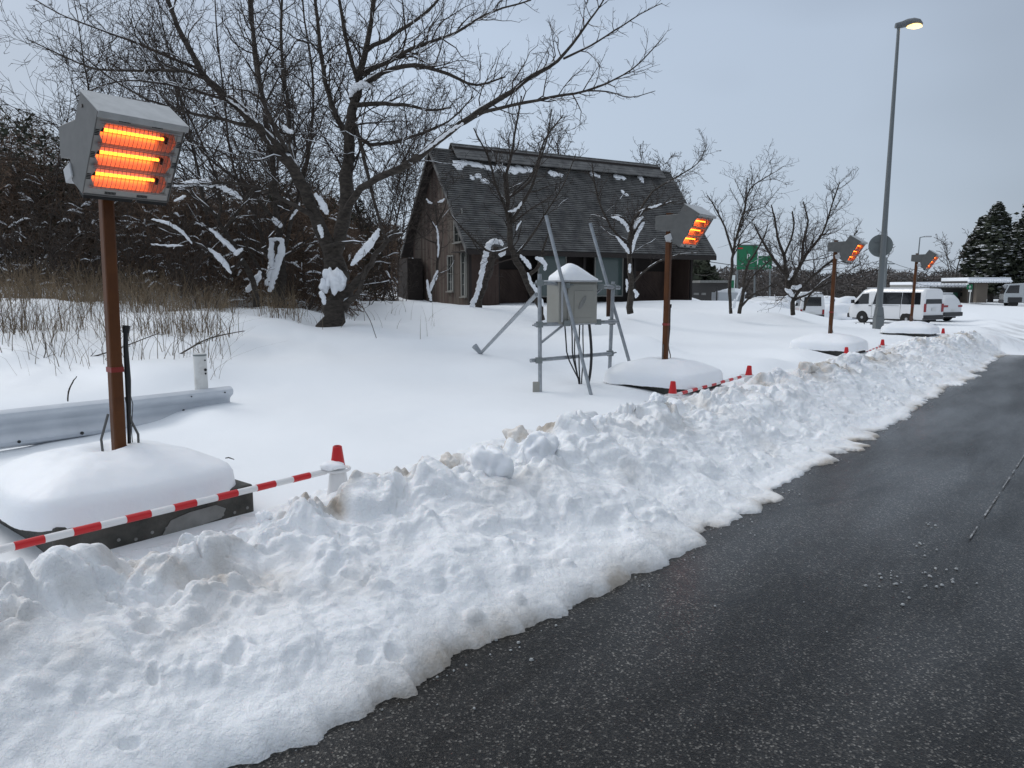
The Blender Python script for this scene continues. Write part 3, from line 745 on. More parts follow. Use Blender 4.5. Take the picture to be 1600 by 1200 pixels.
for i, (s, t, lean) in enumerate(HEAT):
    h = h0 if i == 0 else copy_tree(h0)
    zb = 0.0 if i < 2 else (-.02 if i == 2 else -.04)
    h.location = ST(s, t, zb)
    # lean measured in the photograph, about the world Y axis
    h.rotation_euler = (Matrix.Rotation(lean, 3, 'Y') @ Matrix.Rotation(ROAD_ROT, 3, 'Z')).to_euler()
    if i == 0:
        for c in h.children:
            if c.name.startswith('mounting_bracket'): c.location.x = -.05
    tag(h, hlab[i], 'patio heater', 'infrared heaters along the snow bank')
    b_ = empty('concrete_block', ST(s, t, 0), ROAD_ROT)
    tag(b_, blab[i], 'concrete block', 'weight blocks under the heaters')
    bb_ = MB(); bb_.box((0, 0, .135), (1.10, 1.10, .55)); bb_.build('block_body', M_conc, b_, bevel=.018)
    if i == 0:
        dd = MB(); dr = random.Random(2)
        for k in range(26):
            xx = -.5 + 1.0 * (k % 13) / 12 + dr.uniform(-.012, .012); zz = .11 + .17 * (k // 13) + dr.uniform(-.012, .012) - .02
            dd.lathe([(.0001, .0), (.010, .0), (.008, .004), (.0001, .005)], 8)
            o_ = len(dd.v) - 32
            for j in range(o_, len(dd.v)):
                a, b2, c2 = dd.v[j]; dd.v[j] = (xx + a, -.551 - c2, zz + b2)
        d_ = dd.build('studs', M_conc2, b_); d_['kind'] = 'stuff'
        pm = MB(); pts = [(-.02, .24), (.03, .31), (.14, .33), (.30, .335), (.36, .30), (.33, .25), (.22, .24), (.12, .20), (.02, .19)]
        pm.prism([(a, -.552, c2) for a, c2 in pts], (0, -.003, 0)); pm.build('repair_patch', M_conc2, b_)
    lx = 1.15 if i == 0 else 1.20
    V, Fc = snow_cap_mesh(lx, lx + (.0 if i == 0 else .1), .275 if i == 0 else .29, 3 + i, droop=.012 if i == 0 else .03)
    cp = np_mesh('snow_mound', V, Fc[:, ::-1], M_snowc)
    cp.location = ST(s + (-.06 if i == 0 else -.02), t, .405); cp.rotation_euler = (0, 0, ROAD_ROT)
    tag(cp, slab[i], 'snow cap', 'snow caps on the heater blocks')

# ------------------------------------------------------------------ traffic cones and barrier bars
def make_cone():
    root = empty('traffic_cone', (0, 0, 0))
    b = MB(); b.box((0, 0, .012), (.36, .36, .024)); b.build('base', M_cred, root, bevel=.01)
    def rad(z): return .125 - (.125 - .028) * z / .70
    segs = [(.02, .20, M_cred), (.20, .33, M_cwhite), (.33, .37, M_cred), (.37, .565, M_cwhite), (.565, .70, M_cred)]
    for z0, z1, m in segs:
        q = MB(); q.lathe([(rad(z0) + .001, z0), (rad(z1) + .001, z1)], 28); q.build('band', m, root, smooth=True)
    t_ = MB(); t_.lathe([(.029, .698), (.024, .704), (.020, .700)], 20); t_.build('tip', M_cred, root, smooth=True)
    return root
cone0 = make_cone()
CONES = [(2.92, 3.85, .58, 'red topped traffic cone nearest the camera with white sleeve, end of the long barrier bar'),
         (0.86, 3.82, .56, 'traffic cone holding the left end of the nearest barrier bar'),
         (7.6, 3.85, .53, 'traffic cone with only its red tip showing before the second heater mound'),
         (9.8, 3.85, .53, 'whole red and white traffic cone just right of the second heater mound'),
         (14.45, 3.8, .49, 'traffic cone with red tip showing right of the third heater mound'),
         (17.1, 3.8, .49, 'small traffic cone left of the farthest heater mound under the street lamp'),
         (22.9, 3.6, .48, 'farthest traffic cone, tip showing at the far end of the bank')]
for i, (s, t, zt, lab) in enumerate(CONES):
    c = cone0 if i == 0 else copy_tree(cone0)
    c.location = ST(s, t, zt - .70); c.rotation_euler = (R([2, 0, 0, 2, 0, -3, 3][i]), R([1, 0, 2, -1, 2, 0, 0][i]), i * .5)
    tag(c, lab, 'traffic cone', 'traffic cones behind the snow bank')
def make_bar(L_, n):
    root = empty('barrier_bar', (0, 0, 0))
    b = MB(); b.tube([(0, 0, 0), (L_, 0, 0)], .019, 14); b.build('bar', M_cwhite, root, smooth=True)
    w = L_ / (2 * n + 1)
    for k in range(n):
        x0 = w * (2 * k + 1); q = MB(); q.tube([(x0, 0, 0), (x0 + w, 0, 0)], .0205, 14); q.build('stripe', M_cred, root, smooth=True)
    for x0 in (-.085, L_ + .085):
        q = MB(); pts = [(x0 + .085 * math.cos(a), .085 * math.sin(a), 0) for a in [k * math.pi / 10 for k in range(21)]]
        q.tube(pts, .010, 8, cap=False); q.build('end_ring', M_cwhite, root, smooth=True)
    return root
def bar_between(a, b, n, lab, bar=None):
    d = b - a; r = make_bar(d.length, n); r.location = a
    q = d.to_track_quat('X', 'Z'); r.rotation_euler = q.to_euler()
    tag(r, lab, 'barrier bar', 'striped bars between traffic cones'); return r
bar_between(ST(.96, 3.83, .42), ST(2.83, 3.85, .425), 7, 'nearest red and white striped barrier bar in front of the dark concrete block')
bar_between(ST(7.7, 3.85, .37), ST(9.7, 3.85, .40), 7, 'striped barrier bar between the two cones at the second heater mound')
bar_between(ST(15.6, 3.8, .30), ST(17.0, 3.8, .36), 5, 'short striped barrier bar left of the small cone near the street lamp')
# snow collar on the nearest cone and bar
me = lump_mesh(31, .075, .42, .22); me.materials.append(M_snowc); o = bpy.data.objects.new('snow_clump', me); COL.objects.link(o)
o.location = ST(2.86, 3.81, .462); o.scale = (1.0, .8, .9); tag(o, 'small snow clump on the bar end at the nearest traffic cone', 'snow clump')

# ------------------------------------------------------------------ guard rail
def PZ(px, py, z):
    r = ray(px, py); k = (z - EYE) / r[2]; return Vector((r[0] * k, r[1] * k, z))
ztop = .55; ga, gb = PZ(0, 640, ztop), PZ(356, 602, ztop)
d = (gb - ga); d.z = 0; Lg = d.length
gr_ = empty('guard_rail', (gb.x, gb.y, ztop), math.atan2(d.y, d.x))      # local -x runs to the left, end at x = 0
tag(gr_, 'white painted steel guard rail half buried in snow behind the nearest heater', 'guard rail')
prof = [(.0, -.004), (-.040, -.008), (-.075, -.030), (-.082, -.055), (-.070, -.085), (-.012, -.125), (.0, -.150), (.0, -.185), (-.012, -.21), (-.070, -.25), (-.082, -.28), (-.070, -.31), (-.02, -.335), (.0, -.345)]
gm = MB(); vs = []; n_ = len(prof)
xs = [-7.5 + k * .5 for k in range(15)] + [-.35, -.18, -.06, 0]
for x_ in xs:
    for a, b2 in prof: vs.append(Vector((x_, a - .03, b2 + .004 * math.sin(x_ * 2.3))))
for x_ in xs:
    for a, b2 in prof: vs.append(Vector((x_, a - .03 + .005, b2 + .004 * math.sin(x_ * 2.3))))
fs = []; o2 = len(xs) * n_
for i in range(len(xs) - 1):
    for k in range(n_ - 1):
        a = i * n_ + k; fs.append((a, a + n_, a + n_ + 1, a + 1)); fs.append((o2 + a + 1, o2 + a + n_ + 1, o2 + a + n_, o2 + a))
for k in range(n_ - 1):
    a = (len(xs) - 1) * n_ + k; fs.append((a, o2 + a, o2 + a + 1, a + 1))
for i in range(len(xs) - 1):
    a = i * n_; fs.append((a, o2 + a, o2 + a + n_, a + n_))
gm.add(vs, fs); gm.build('beam', M_grail, gr_, smooth=True)
for (x_, z_, k_) in ((-.16, -.20, .013), (-.52, -.20, .012), (-.10, -.055, .008), (-.46, -.06, .007), (-1.5, -.28, .016), (-2.0, -.28, .014), (-3.9, -.30, .011), (-4.6, -.02, .010)):
    q = MB(); yy = -.03 + float(np.interp(-z_, [0, .035, .055, .085, .125, .185, .25, .28, .345], [0, -.075, -.082, -.07, -.012, 0, -.07, -.082, 0]))
    q.tube([(x_, yy - .004, z_), (x_, yy - .012, z_)], k_, 8); q.build('bolt', M_card, gr_)
po = MB(); po.lathe([(.066, -.9), (.066, .345), (.058, .36), (.02, .362)], 24, (-.27, .045, 0)); pp = po.build('post', M_wpost, gr_, smooth=True)
for z_, k_ in ((.19, .015), (.15, .010), (.29, .008)):
    q = MB(); q.tube([(-.25, -.018, z_), (-.25, -.025, z_)], k_, 8); bo = q.build('bolt_hole', M_slot, gr_)
q = MB(); q.lathe([(.068, .335), (.068, .35)], 24, (-.27, .045, 0)); q.build('post_band', M_signb, gr_, smooth=True)

# ------------------------------------------------------------------ electrical box on a scaffold frame
base = P(844, 614, 9.0); fr = empty('scaffold_frame', base)
tag(fr, 'galvanised scaffold pipe frame carrying an electrical box in the snow field', 'scaffold frame')
def pipe(a, b, r=.0245, name='pipe', m=None):
    q = MB(); q.tube([P(*a) - base, P(*b) - base], r, 12); return q.build(name, m or M_galv, fr, smooth=True)
pipe((843, 428, 9.0), (844, 625, 9.0)); pipe((958, 440, 9.75), (952, 592, 9.75))
pipe((838, 441, 8.96), (968, 449.5, 9.74)); pipe((836, 507.5, 8.93), (963, 502.5, 9.68)); pipe((829, 563.5, 8.93), (958, 552, 9.70))
pipe((853, 337, 9.25), (925, 623, 8.75), .022); pipe((922, 349, 10.0), (986, 575, 9.75), .022)
pipe((838, 460, 9.03), (752, 551, 12.0), .026, 'brace'); pipe((846, 535, 9.02), (880, 508, 9.2), .016, 'brace'); pipe((929, 460, 9.5), (943, 448, 9.6), .016, 'brace')
q = MB(); a = P(741, 540, 12.05) - base; b2 = P(752, 553, 12.0) - base; q.tube([a, b2], [.05, .03], 6); q.build('foot', M_galv, fr)
def clamp(px, py, D):
    q = MB(); c = P(px, py, D) - base; q.box(c, (.085, .085, .07)); q.tube([c + Vector((-.09, -.01, -.01)), c + Vector((.09, .01, .01))], .010, 6); q.build('clamp', M_signb, fr, bevel=.01)
for a in ((844, 442, 8.97), (843, 507, 8.97), (842, 563, 8.97), (957, 448, 9.7), (956, 503, 9.7), (953, 552, 9.7), (885, 446, 9.15), (886, 505, 9.15), (934, 503, 9.5), (938, 448, 9.5)): clamp(*a)
q = MB(); q.box(P(838, 606, 9.0) - base, (.09, .05, .15)); q.build('base_plate', M_ebox, fr, bevel=.01)
q = MB(); q.box(P(951, 472, 9.8) - base, (.055, .03, .38)); q.build('board', M_wood, fr)
# the box itself stands on the middle pipe
b0 = P(898, 506, 9.32); bx = empty('electrical_box', b0, math.atan2(.55, .86))
tag(bx, 'beige grey electrical box with cables hanging below it on the scaffold frame', 'electrical box')
q = MB(); q.box((0, .06, .265), (.60, .26, .52)); q.build('cabinet', M_ebox, bx, bevel=.008)
q = MB(); q.box((.055, -.078, .26), (.455, .014, .47)); dr_ = q.build('door', M_ebox, bx, bevel=.004)
q = MB(); q.box((.07, -.089, .25), (.30, .008, .33)); q.build('door_panel', M_ebox, dr_, bevel=.003)
q = MB(); q.box((0, .04, .532), (.66, .34, .02)); q.build('lid', M_gmet2, bx, bevel=.004)
q = MB(); q.box((-.265, -.088, .26), (.012, .03, .46)); q.build('side_flange', M_gmet2, bx)
q = MB(); pts = [(.02 + .02 * math.cos(a) - .01 * math.sin(a) * 1, 0, 0) for a in (0,)];
poly = [(.045 + .045 * math.cos(k * .63) * .8 + .05 * math.sin(k * .63), -.0955, .27 + .085 * math.sin(k * .63)) for k in range(10)]
q.prism(poly, (0, -.003, 0)); q.build('snow_smear', M_conc2, dr_)
for i in range(7):
    x0 = [-.17, -.08, -.03, .06, .13, .21, .225][i]; r = [.009, .009, .008, .009, .008, .014, .010][i]
    q = MB(); xe = .06 if i < 5 else .16
    pts = []
    for k in range(9):
        f = k / 8; sag = (x0 * (1 - sstep(.35, .95, f)) + xe * sstep(.35, .95, f)) + .02 * math.sin(3 * f + i)
        if i >= 5: sag = x0 + .035 * math.sin(f * 3.0) - .09 * f ** 3
        pts.append((sag, -.02 - .05 * f, -.005 - f * .90))
    q.tube(pts, r, 8); q.build('cable', M_black, bx, smooth=True)
V, Fc = snow_cap_mesh(.62, .34, .175, 21, droop=.02, n=40, hole=False)
k_ = 1 - .9 * np.clip(np.abs(V[:, 0] + .07) / .33, 0, 1) ** 1.3; V[:, 2] = V[:, 2] * (.25 + .95 * k_)
c_ = np_mesh('snow_heap', V, Fc[:, ::-1], M_snowc); c_.location = b0 + Vector((-.02, .04, .542)); c_.rotation_euler = (0, 0, math.atan2(.55, .86))
tag(c_, 'peaked heap of snow on top of the electrical box', 'snow cap')

# ------------------------------------------------------------------ house
HA = R(60); hd_ = Vector((math.sin(HA), math.cos(HA), 0)); gd_ = Vector((-hd_.y, hd_.x, 0))
E0 = P(729, 389, 28.0); ZE = E0.z; LH = 12.75; W2 = 3.3
apx = E0 + gd_ * W2; rr4 = P(666, 233, apx.y); ZR = rr4.z
org = Vector((E0.x, E0.y, 0))
house = empty('timber_house', org, math.atan2(hd_.y, hd_.x))       # local x along the ridge, y away from us
tag(house, 'brown timber house with steep weathered board roof behind the bare trees', 'house')
gz = .55      # sunk below the snow
def hb(name, c, d, m, M=None, bevel=0, par=None):
    q = MB(); q.box(c, d, M); return q.build(name, m, par or house, bevel=bevel)
# walls
wx0, wx1 = .38, LH - 1.0; wy0, wy1 = .55, 2 * W2 - .55
slope = (ZR - ZE) / W2
def roofz(y): return ZE + slope * (W2 - abs(y - W2)) - .12
# gable: boards of varied width, each to the roof line
y = wy0; rg2 = random.Random(4); gab = []
win_g = [(0.75, 1.15, 1.25, 2.95, 1), (1.95, 2.40, 1.45, 2.80, 1), (1.15, 1.75, 3.35, 4.55, 2)]      # y0,y1,z0,z1
while y < wy1:
    w = rg2.uniform(.15, .19); y1_ = min(y + w, wy1); z0 = gz; parts = [(z0, None)]
    cuts = [(a[2], a[3]) for a in win_g if a[0] < (y + y1_) / 2 < a[1]]
    segs = []; lo = gz
    for c0, c1 in sorted(cuts): segs.append((lo, c0)); lo = c1
    segs.append((lo, None))
    for s0, s1 in segs:
        za = roofz(y) if s1 is None else s1; zb = roofz(y1_) if s1 is None else s1
        off = rg2.uniform(0, .012)
        q = MB(); yy0, yy1 = y + .003, y1_ - .003; x0_ = wx0 - off
        q.hexa([Vector((x0_, yy0, s0)), Vector((x0_ + .03, yy0, s0)), Vector((x0_ + .03, yy1, s0)), Vector((x0_, yy1, s0)),
                Vector((x0_, yy0, za)), Vector((x0_ + .03, yy0, za)), Vector((x0_ + .03, yy1, zb)), Vector((x0_, yy1, zb))])
        q.build('wall_board', M_wallg if rg2.random() < (.75 if y < 2.4 else .3) else M_wall, house)
    y = y1_
q = MB(); q.prism([(wx0 + .06, wy0, gz), (wx0 + .06, wy1, gz), (wx0 + .06, wy1, roofz(wy1)), (wx0 + .06, W2, roofz(W2)), (wx0 + .06, wy0, roofz(wy0))], (.06, 0, 0)); q.build('gable_wall', M_dark, house)
q = MB(); q.prism([(wx1, wy0, gz), (wx1, wy1, gz), (wx1, wy1, roofz(wy1)), (wx1, W2, roofz(W2)), (wx1, wy0, roofz(wy0))], (-.1, 0, 0)); q.build('far_gable_wall', M_wall, house)
hb('back_wall', ((wx0 + wx1) / 2, wy1, 1.8), (wx1 - wx0 - .2, .08, 2.5), M_wall)
for y0, y1_, z0, z1, rows in win_g:
    wv_ = empty('window', (wx0 - .02, (y0 + y1_) / 2, (z0 + z1) / 2)); wv_.parent = house
    w, h = y1_ - y0, z1 - z0
    hb('pane', (.025, 0, 0), (.01, w, h), M_glass, par=wv_)
    fm = MB()
    for sg in (-1, 1):
        fm.box((0, sg * (w / 2 + .02), 0), (.06, .06, h + .1)); fm.box((0, 0, sg * (h / 2 + .02)), (.05, w - .02, .05))
    fm.box((.012, 0, 0), (.02, .025, h)); 
    for k in range(1, 4): fm.box((.012, 0, -h / 2 + h * k / 4), (.018, w, .02))
    fm.build('frame', M_frame, wv_)
    hb('sill', (-.04, 0, -h / 2 - .06), (.12, w + .14, .03), M_frame, par=wv_)
# corner post and door side
hb('corner_post', (wx0, wy0 - .02, 1.75), (.12, .12, 2.4), M_dark); hb('corner_post', (wx1, wy0 - .02, 1.75), (.12, .12, 2.4), M_dark)
hb('drain_pipe', (wx0 - .03, wy0 + .30, 1.95), (.05, .05, 1.6), M_frame)
# front wall: boarded ends, recessed middle
def vboards(x0, x1, yy, z1, name='front_board'):
    x = x0
    while x < x1 - .02:
        w = min(rg2.uniform(.15, .2), x1 - x); hb(name, (x + w / 2, yy - rg2.uniform(0, .012), (gz + z1) / 2), (w - .008, .03, z1 - gz), M_wall); x += w
zt = ZE + .12
vboards(wx0 + .07, wx0 + 1.3, wy0, zt)
hb('front_backing', ((wx0 + wx1) / 2, wy0 + 1.25, 1.8), (wx1 - wx0 - .2, .06, 2.7), M_dark)
hb('return_wall', (wx0 + 1.32, wy0 + .62, 1.8), (.06, 1.2, 2.7), M_dark); hb('return_wall', (wx1 - .06, wy0 + .62, 1.8), (.06, 1.2, 2.7), M_wall)
# diagonal boarding in two bays
def dboards(x0, x1, yy, z0, z1):
    w = .16; k = x0 - (z1 - z0)
    while k < x1:
        poly = []
        # band x - (z1 - z) in [k, k+w] running down to the right; clip by sampling corners
        def xl(z, off): return off + (z1 - z)
        pts = [(xl(z0, k), z0), (xl(z0, k + w - .008), z0), (xl(z1, k + w - .008), z1), (xl(z1, k), z1)]
        # Sutherland-Hodgman against x0, x1
        for side, lim in ((1, x0), (-1, x1)):
            res = []
            for i in range(len(pts)):
                a, b2 = pts[i], pts[(i + 1) % len(pts)]
                ia = (a[0] - lim) * side >= 0; ib = (b2[0] - lim) * side >= 0
                if ia: res.append(a)
                if ia != ib:
                    f = (lim - a[0]) / (b2[0] - a[0]); res.append((lim, a[1] + f * (b2[1] - a[1])))
            pts = res
            if not pts: break
        if len(pts) >= 3:
            q = MB(); q.prism([(a, yy, b2) for a, b2 in pts], (0, -.03 - rg2.uniform(0, .01), 0)); q.build('diagonal_board', M_wall, house)
        k += w
dboards(wx0 + 1.45, wx0 + 3.3, wy0 + 1.15, gz, 2.3); dboards(wx1 - 2.6, wx1 - .12, wy0 + 1.15, gz, 2.3)
for xc, w, gm_ in ((wx0 + 4.15, 1.3, M_glass2), (wx0 + 7.1, 1.45, M_glass2)):
    wv_ = empty('window', (xc, wy0 + .55, 2.05)); wv_.parent = house
    hb('pane', (0, 0, 0), (w, .02, 1.65), gm_, par=wv_)
    fm = MB()
    for sg in (-1, 1): fm.box((sg * (w / 2 + .03), 0, 0), (.06, .06, 1.77)); fm.box((0, 0, sg * .855), (w, .05, .06))
    fm.build('frame', M_frame, wv_)
hb('middle_post', (wx0 + 5.4, wy0 + .05, 1.8), (.12, .12, 2.5), M_dark); hb('middle_post', (wx0 + 8.1, wy0 + .05, 1.8), (.12, .12, 2.5), M_dark)
hb('soffit', (LH / 2, .75, ZE - .07 + .0), (LH - .1, 1.4, .03), M_dark)
hb('eave_board', (LH / 2, -.03, ZE - .10), (LH, .05, .19), M_dark)
# roof: two slopes of stepped board courses
sl_len = math.hypot(W2, ZR - ZE); NR = 46
for side in (0, 1):
    V = []; Fq = []; rn = random.Random(9 + side)
    for k in range(NR):
        f0 = k / NR; f1 = (k + 1.12) / NR
        x = 0.0
        while x < LH - .01:
            ln_ = rn.uniform(1.2, 3.4); x1_ = min(x + ln_, LH)
            if LH - x1_ < .6: x1_ = LH
            lift = rn.uniform(0, .014)
            def pt(xx, f, up):
                yy = W2 * f; zz = ZE + (ZR - ZE) * f
                nx = Vector((0, -(ZR - ZE), W2)).normalized()
                v = Vector((xx, yy, zz)) + nx * up
                if side: v.y = 2 * W2 - v.y
                return v
            a = x + .002; b2 = x1_ - .002
            v = [pt(a, f0, .0), pt(b2, f0, .0), pt(b2, f0, .060 + lift), pt(a, f0, .060 + lift), pt(a, f1, .0), pt(b2, f1, .0), pt(b2, f1, .008 + lift * .3), pt(a, f1, .008 + lift * .3)]
            o_ = len(V); V += [tuple(p) for p in v]
            fl = [(0, 1, 2, 3), (3, 2, 6, 7), (0, 3, 7, 4), (1, 5, 6, 2)]
            if side: fl = [tuple(reversed(f)) for f in fl]
            Fq += [tuple(i + o_ for i in f) for f in fl]
            x = x1_
    q = MB(); q.v = V; q.f = Fq; rf_ = q.build('roof_boards', M_roof, house); rf_['kind'] = 'stuff'
# roof deck under the boards (gives the slopes thickness)
q = MB(); q.prism([(.02, -.02, ZE - .10), (.02, W2, ZR - .16), (.02, 2 * W2 + .02, ZE - .10), (.02, 2 * W2 + .0, ZE - .01), (.02, W2, ZR - .012), (.02, 0, ZE - .01)], (LH - .04, 0, 0)); q.build('roof_deck', M_dark, house)
for x_ in (-.02, LH + .02):        # barge boards
    for sg in (0, 1):
        y0 = 0 if sg == 0 else 2 * W2
        q = MB(); q.prism([(x_ - .02, y0, ZE - .16), (x_ - .02, W2, ZR - .14), (x_ - .02, W2, ZR + .05), (x_ - .02, y0, ZE + .05)], (.04, 0, 0)); q.build('barge_board', M_roof, house)
# raised ridge vent
rx0, rx1 = .95, LH - .75
for k in range(5):
    for sg in (-1, 1):
        q = MB(); y0 = W2 + sg * (.09 + .11 * k); z0 = ZR + .24 - .125 * k
        q.hexa([Vector((rx0, y0 - .09, z0 - .02 - (.08 if sg < 0 else -.08) * 1)), Vector((rx1, y0 - .09, z0 - .02 - (.08 if sg < 0 else -.08))), Vector((rx1, y0 + .09, z0 - .02 + (.08 if sg < 0 else -.08))), Vector((rx0, y0 + .09, z0 - .02 + (.08 if sg < 0 else -.08))),
                Vector((rx0, y0 - .09, z0 + .02 - (.08 if sg < 0 else -.08))), Vector((rx1, y0 - .09, z0 + .02 - (.08 if sg < 0 else -.08))), Vector((rx1, y0 + .09, z0 + .02 + (.08 if sg < 0 else -.08))), Vector((rx0, y0 + .09, z0 + .02 + (.08 if sg < 0 else -.08)))])
        q.build('ridge_board', M_roof, house)
hb('ridge_core', ((rx0 + rx1) / 2, W2, ZR + .02), (rx1 - rx0 - .1, .55, .30), M_dark)
hb('ridge_cap', (LH / 2, W2, ZR + .03), (LH, .22, .06), M_roof); hb('ridge_cap', ((rx0 + rx1) / 2, W2, ZR + .30), (rx1 - rx0, .16, .04), M_roof)
# low lean-to at the left behind the gable
hb('lean_to', (-.1, wy1 - .7, 1.75), (.7, 1.2, 2.1), M_dark)
# snow patches left on the roof
def on_roof(px, py):
    # intersection of the sight line with the front slope, in house space
    r = Vector(ray(px, py)); o = Vector((0, 0, EYE))
    n = Vector((0, -(ZR - ZE), W2)).normalized(); n = (hd_ * 0 + gd_ * n.y + Vector((0, 0, n.z)))
    p0 = Vector((org.x, org.y, ZE)); k = (p0 - o).dot(n) / r.dot(n); return o + r * k + n * .05, n
patches = [
 ('long ragged strip of snow under the ridge at the left end of the house roof', [(715,258,8,5),(724,256,7,4),(733,256,8,3),(742,259,8,3),(750,261,7,3),(758,263,6,3)]),
 ('second snow strip under the ridge in the middle of the house roof', [(768,264,8,5),(778,262,5,3),(788,267,8,5),(800,267,9,5),(812,265,9,5),(824,266,8,5)]),
 ('tiny snow speck just below the left strip on the house roof', [(716,265,5,2)]),
 ('snow lump pair on the upper left of the house roof below the long strip', [(737,279,4,3),(746,277,5,3)]),
 ('round snow lump alone on the upper left of the house roof', [(757,284,6,4)]),
 ('snow patch under the ridge right of the middle strip', [(863,273,8,4),(874,275,6,3)]),
 ('thin broken snow patch under the ridge left of the second heater', [(926,274,7,3),(933,276,5,3)]),
 ('flat snow patch under the ridge near the right end of the roof', [(964,278,8,4),(972,279,6,3)]),
 ('last small snow patch at the right end of the roof ridge', [(1000,280,5,3),(1003,285,3,2)]),
 ('small snow lumps lying midway down the right half of the roof', [(972,302,3,3),(978,306,3,2)]),
]
bn_ = 50
for lab, lst in patches:
    Vp = []; Fp = []
    for (px, py, w, h) in lst:
        p, n = on_roof(px, py); me = lump_mesh(bn_, 1.0, 1.0, .5, 2); bn_ += 1
        Mx = Matrix.Translation(p) @ Matrix((hd_, n.cross(hd_), n)).transposed().to_4x4() @ Matrix.Diagonal((w * .031, h * .045, .07, 1))
        o0 = len(Vp); Vp += [tuple(Mx @ v.co) for v in me.vertices]; Fp += [tuple(i + o0 for i in f.vertices) for f in me.polygons]; bpy.data.meshes.remove(me)
    q = MB(); q.v = Vp; q.f = Fp; o = q.build('snow_patch', M_snowt, smooth=True)
    tag(o, lab, 'snow patch', 'snow patches on the house roof')

# ------------------------------------------------------------------ trees
def tubes(name, polys, m, parent, sides):
    """polys: list of (pts Nx3, radii N)"""
    by = {}
    for p, r in polys: by.setdefault(len(p), []).append((p, r))
    Vs = []; Fs = []; off = 0
    for n, lst in by.items():
        A = np.array([p for p, _ in lst], float); Rr = np.array([r for _, r in lst], float)
        B = len(lst); T = np.zeros_like(A)
        T[:, 1:-1] = A[:, 2:] - A[:, :-2]; T[:, 0] = A[:, 1] - A[:, 0]; T[:, -1] = A[:, -1] - A[:, -2]
        T /= np.maximum(np.linalg.norm(T, axis=2, keepdims=True), 1e-9)
        tm = A[:, -1] - A[:, 0]; tm /= np.maximum(np.linalg.norm(tm, axis=1, keepdims=True), 1e-9)
        ref = np.where(np.abs(tm[:, 2:3]) > .75, np.array([[1., .1, 0]]), np.array([[0., .05, 1.]]))[:, None, :]
        U = np.cross(T, np.broadcast_to(ref, T.shape)); U /= np.maximum(np.linalg.norm(U, axis=2, keepdims=True), 1e-9)
        Wv = np.cross(T, U)
        ang = np.arange(sides) * 2 * np.pi / sides
        ring = A[:, :, None] + (U[:, :, None] * np.cos(ang)[None, None, :, None] + Wv[:, :, None] * np.sin(ang)[None, None, :, None]) * Rr[:, :, None, None]
        Vs.append(ring.reshape(-1, 3))
        bi = (np.arange(B) * n * sides)[:, None, None]; ii = (np.arange(n - 1) * sides)[None, :, None]; kk = np.arange(sides)[None, None, :]
        a = bi + ii + kk; b = bi + ii + (kk + 1) % sides
        Fs.append((np.stack([a, b, b + sides, a + sides], -1).reshape(-1, 4)) + off)
        off += B * n * sides
    return np_mesh(name, np.concatenate(Vs), np.concatenate(Fs), m, parent, smooth=True)

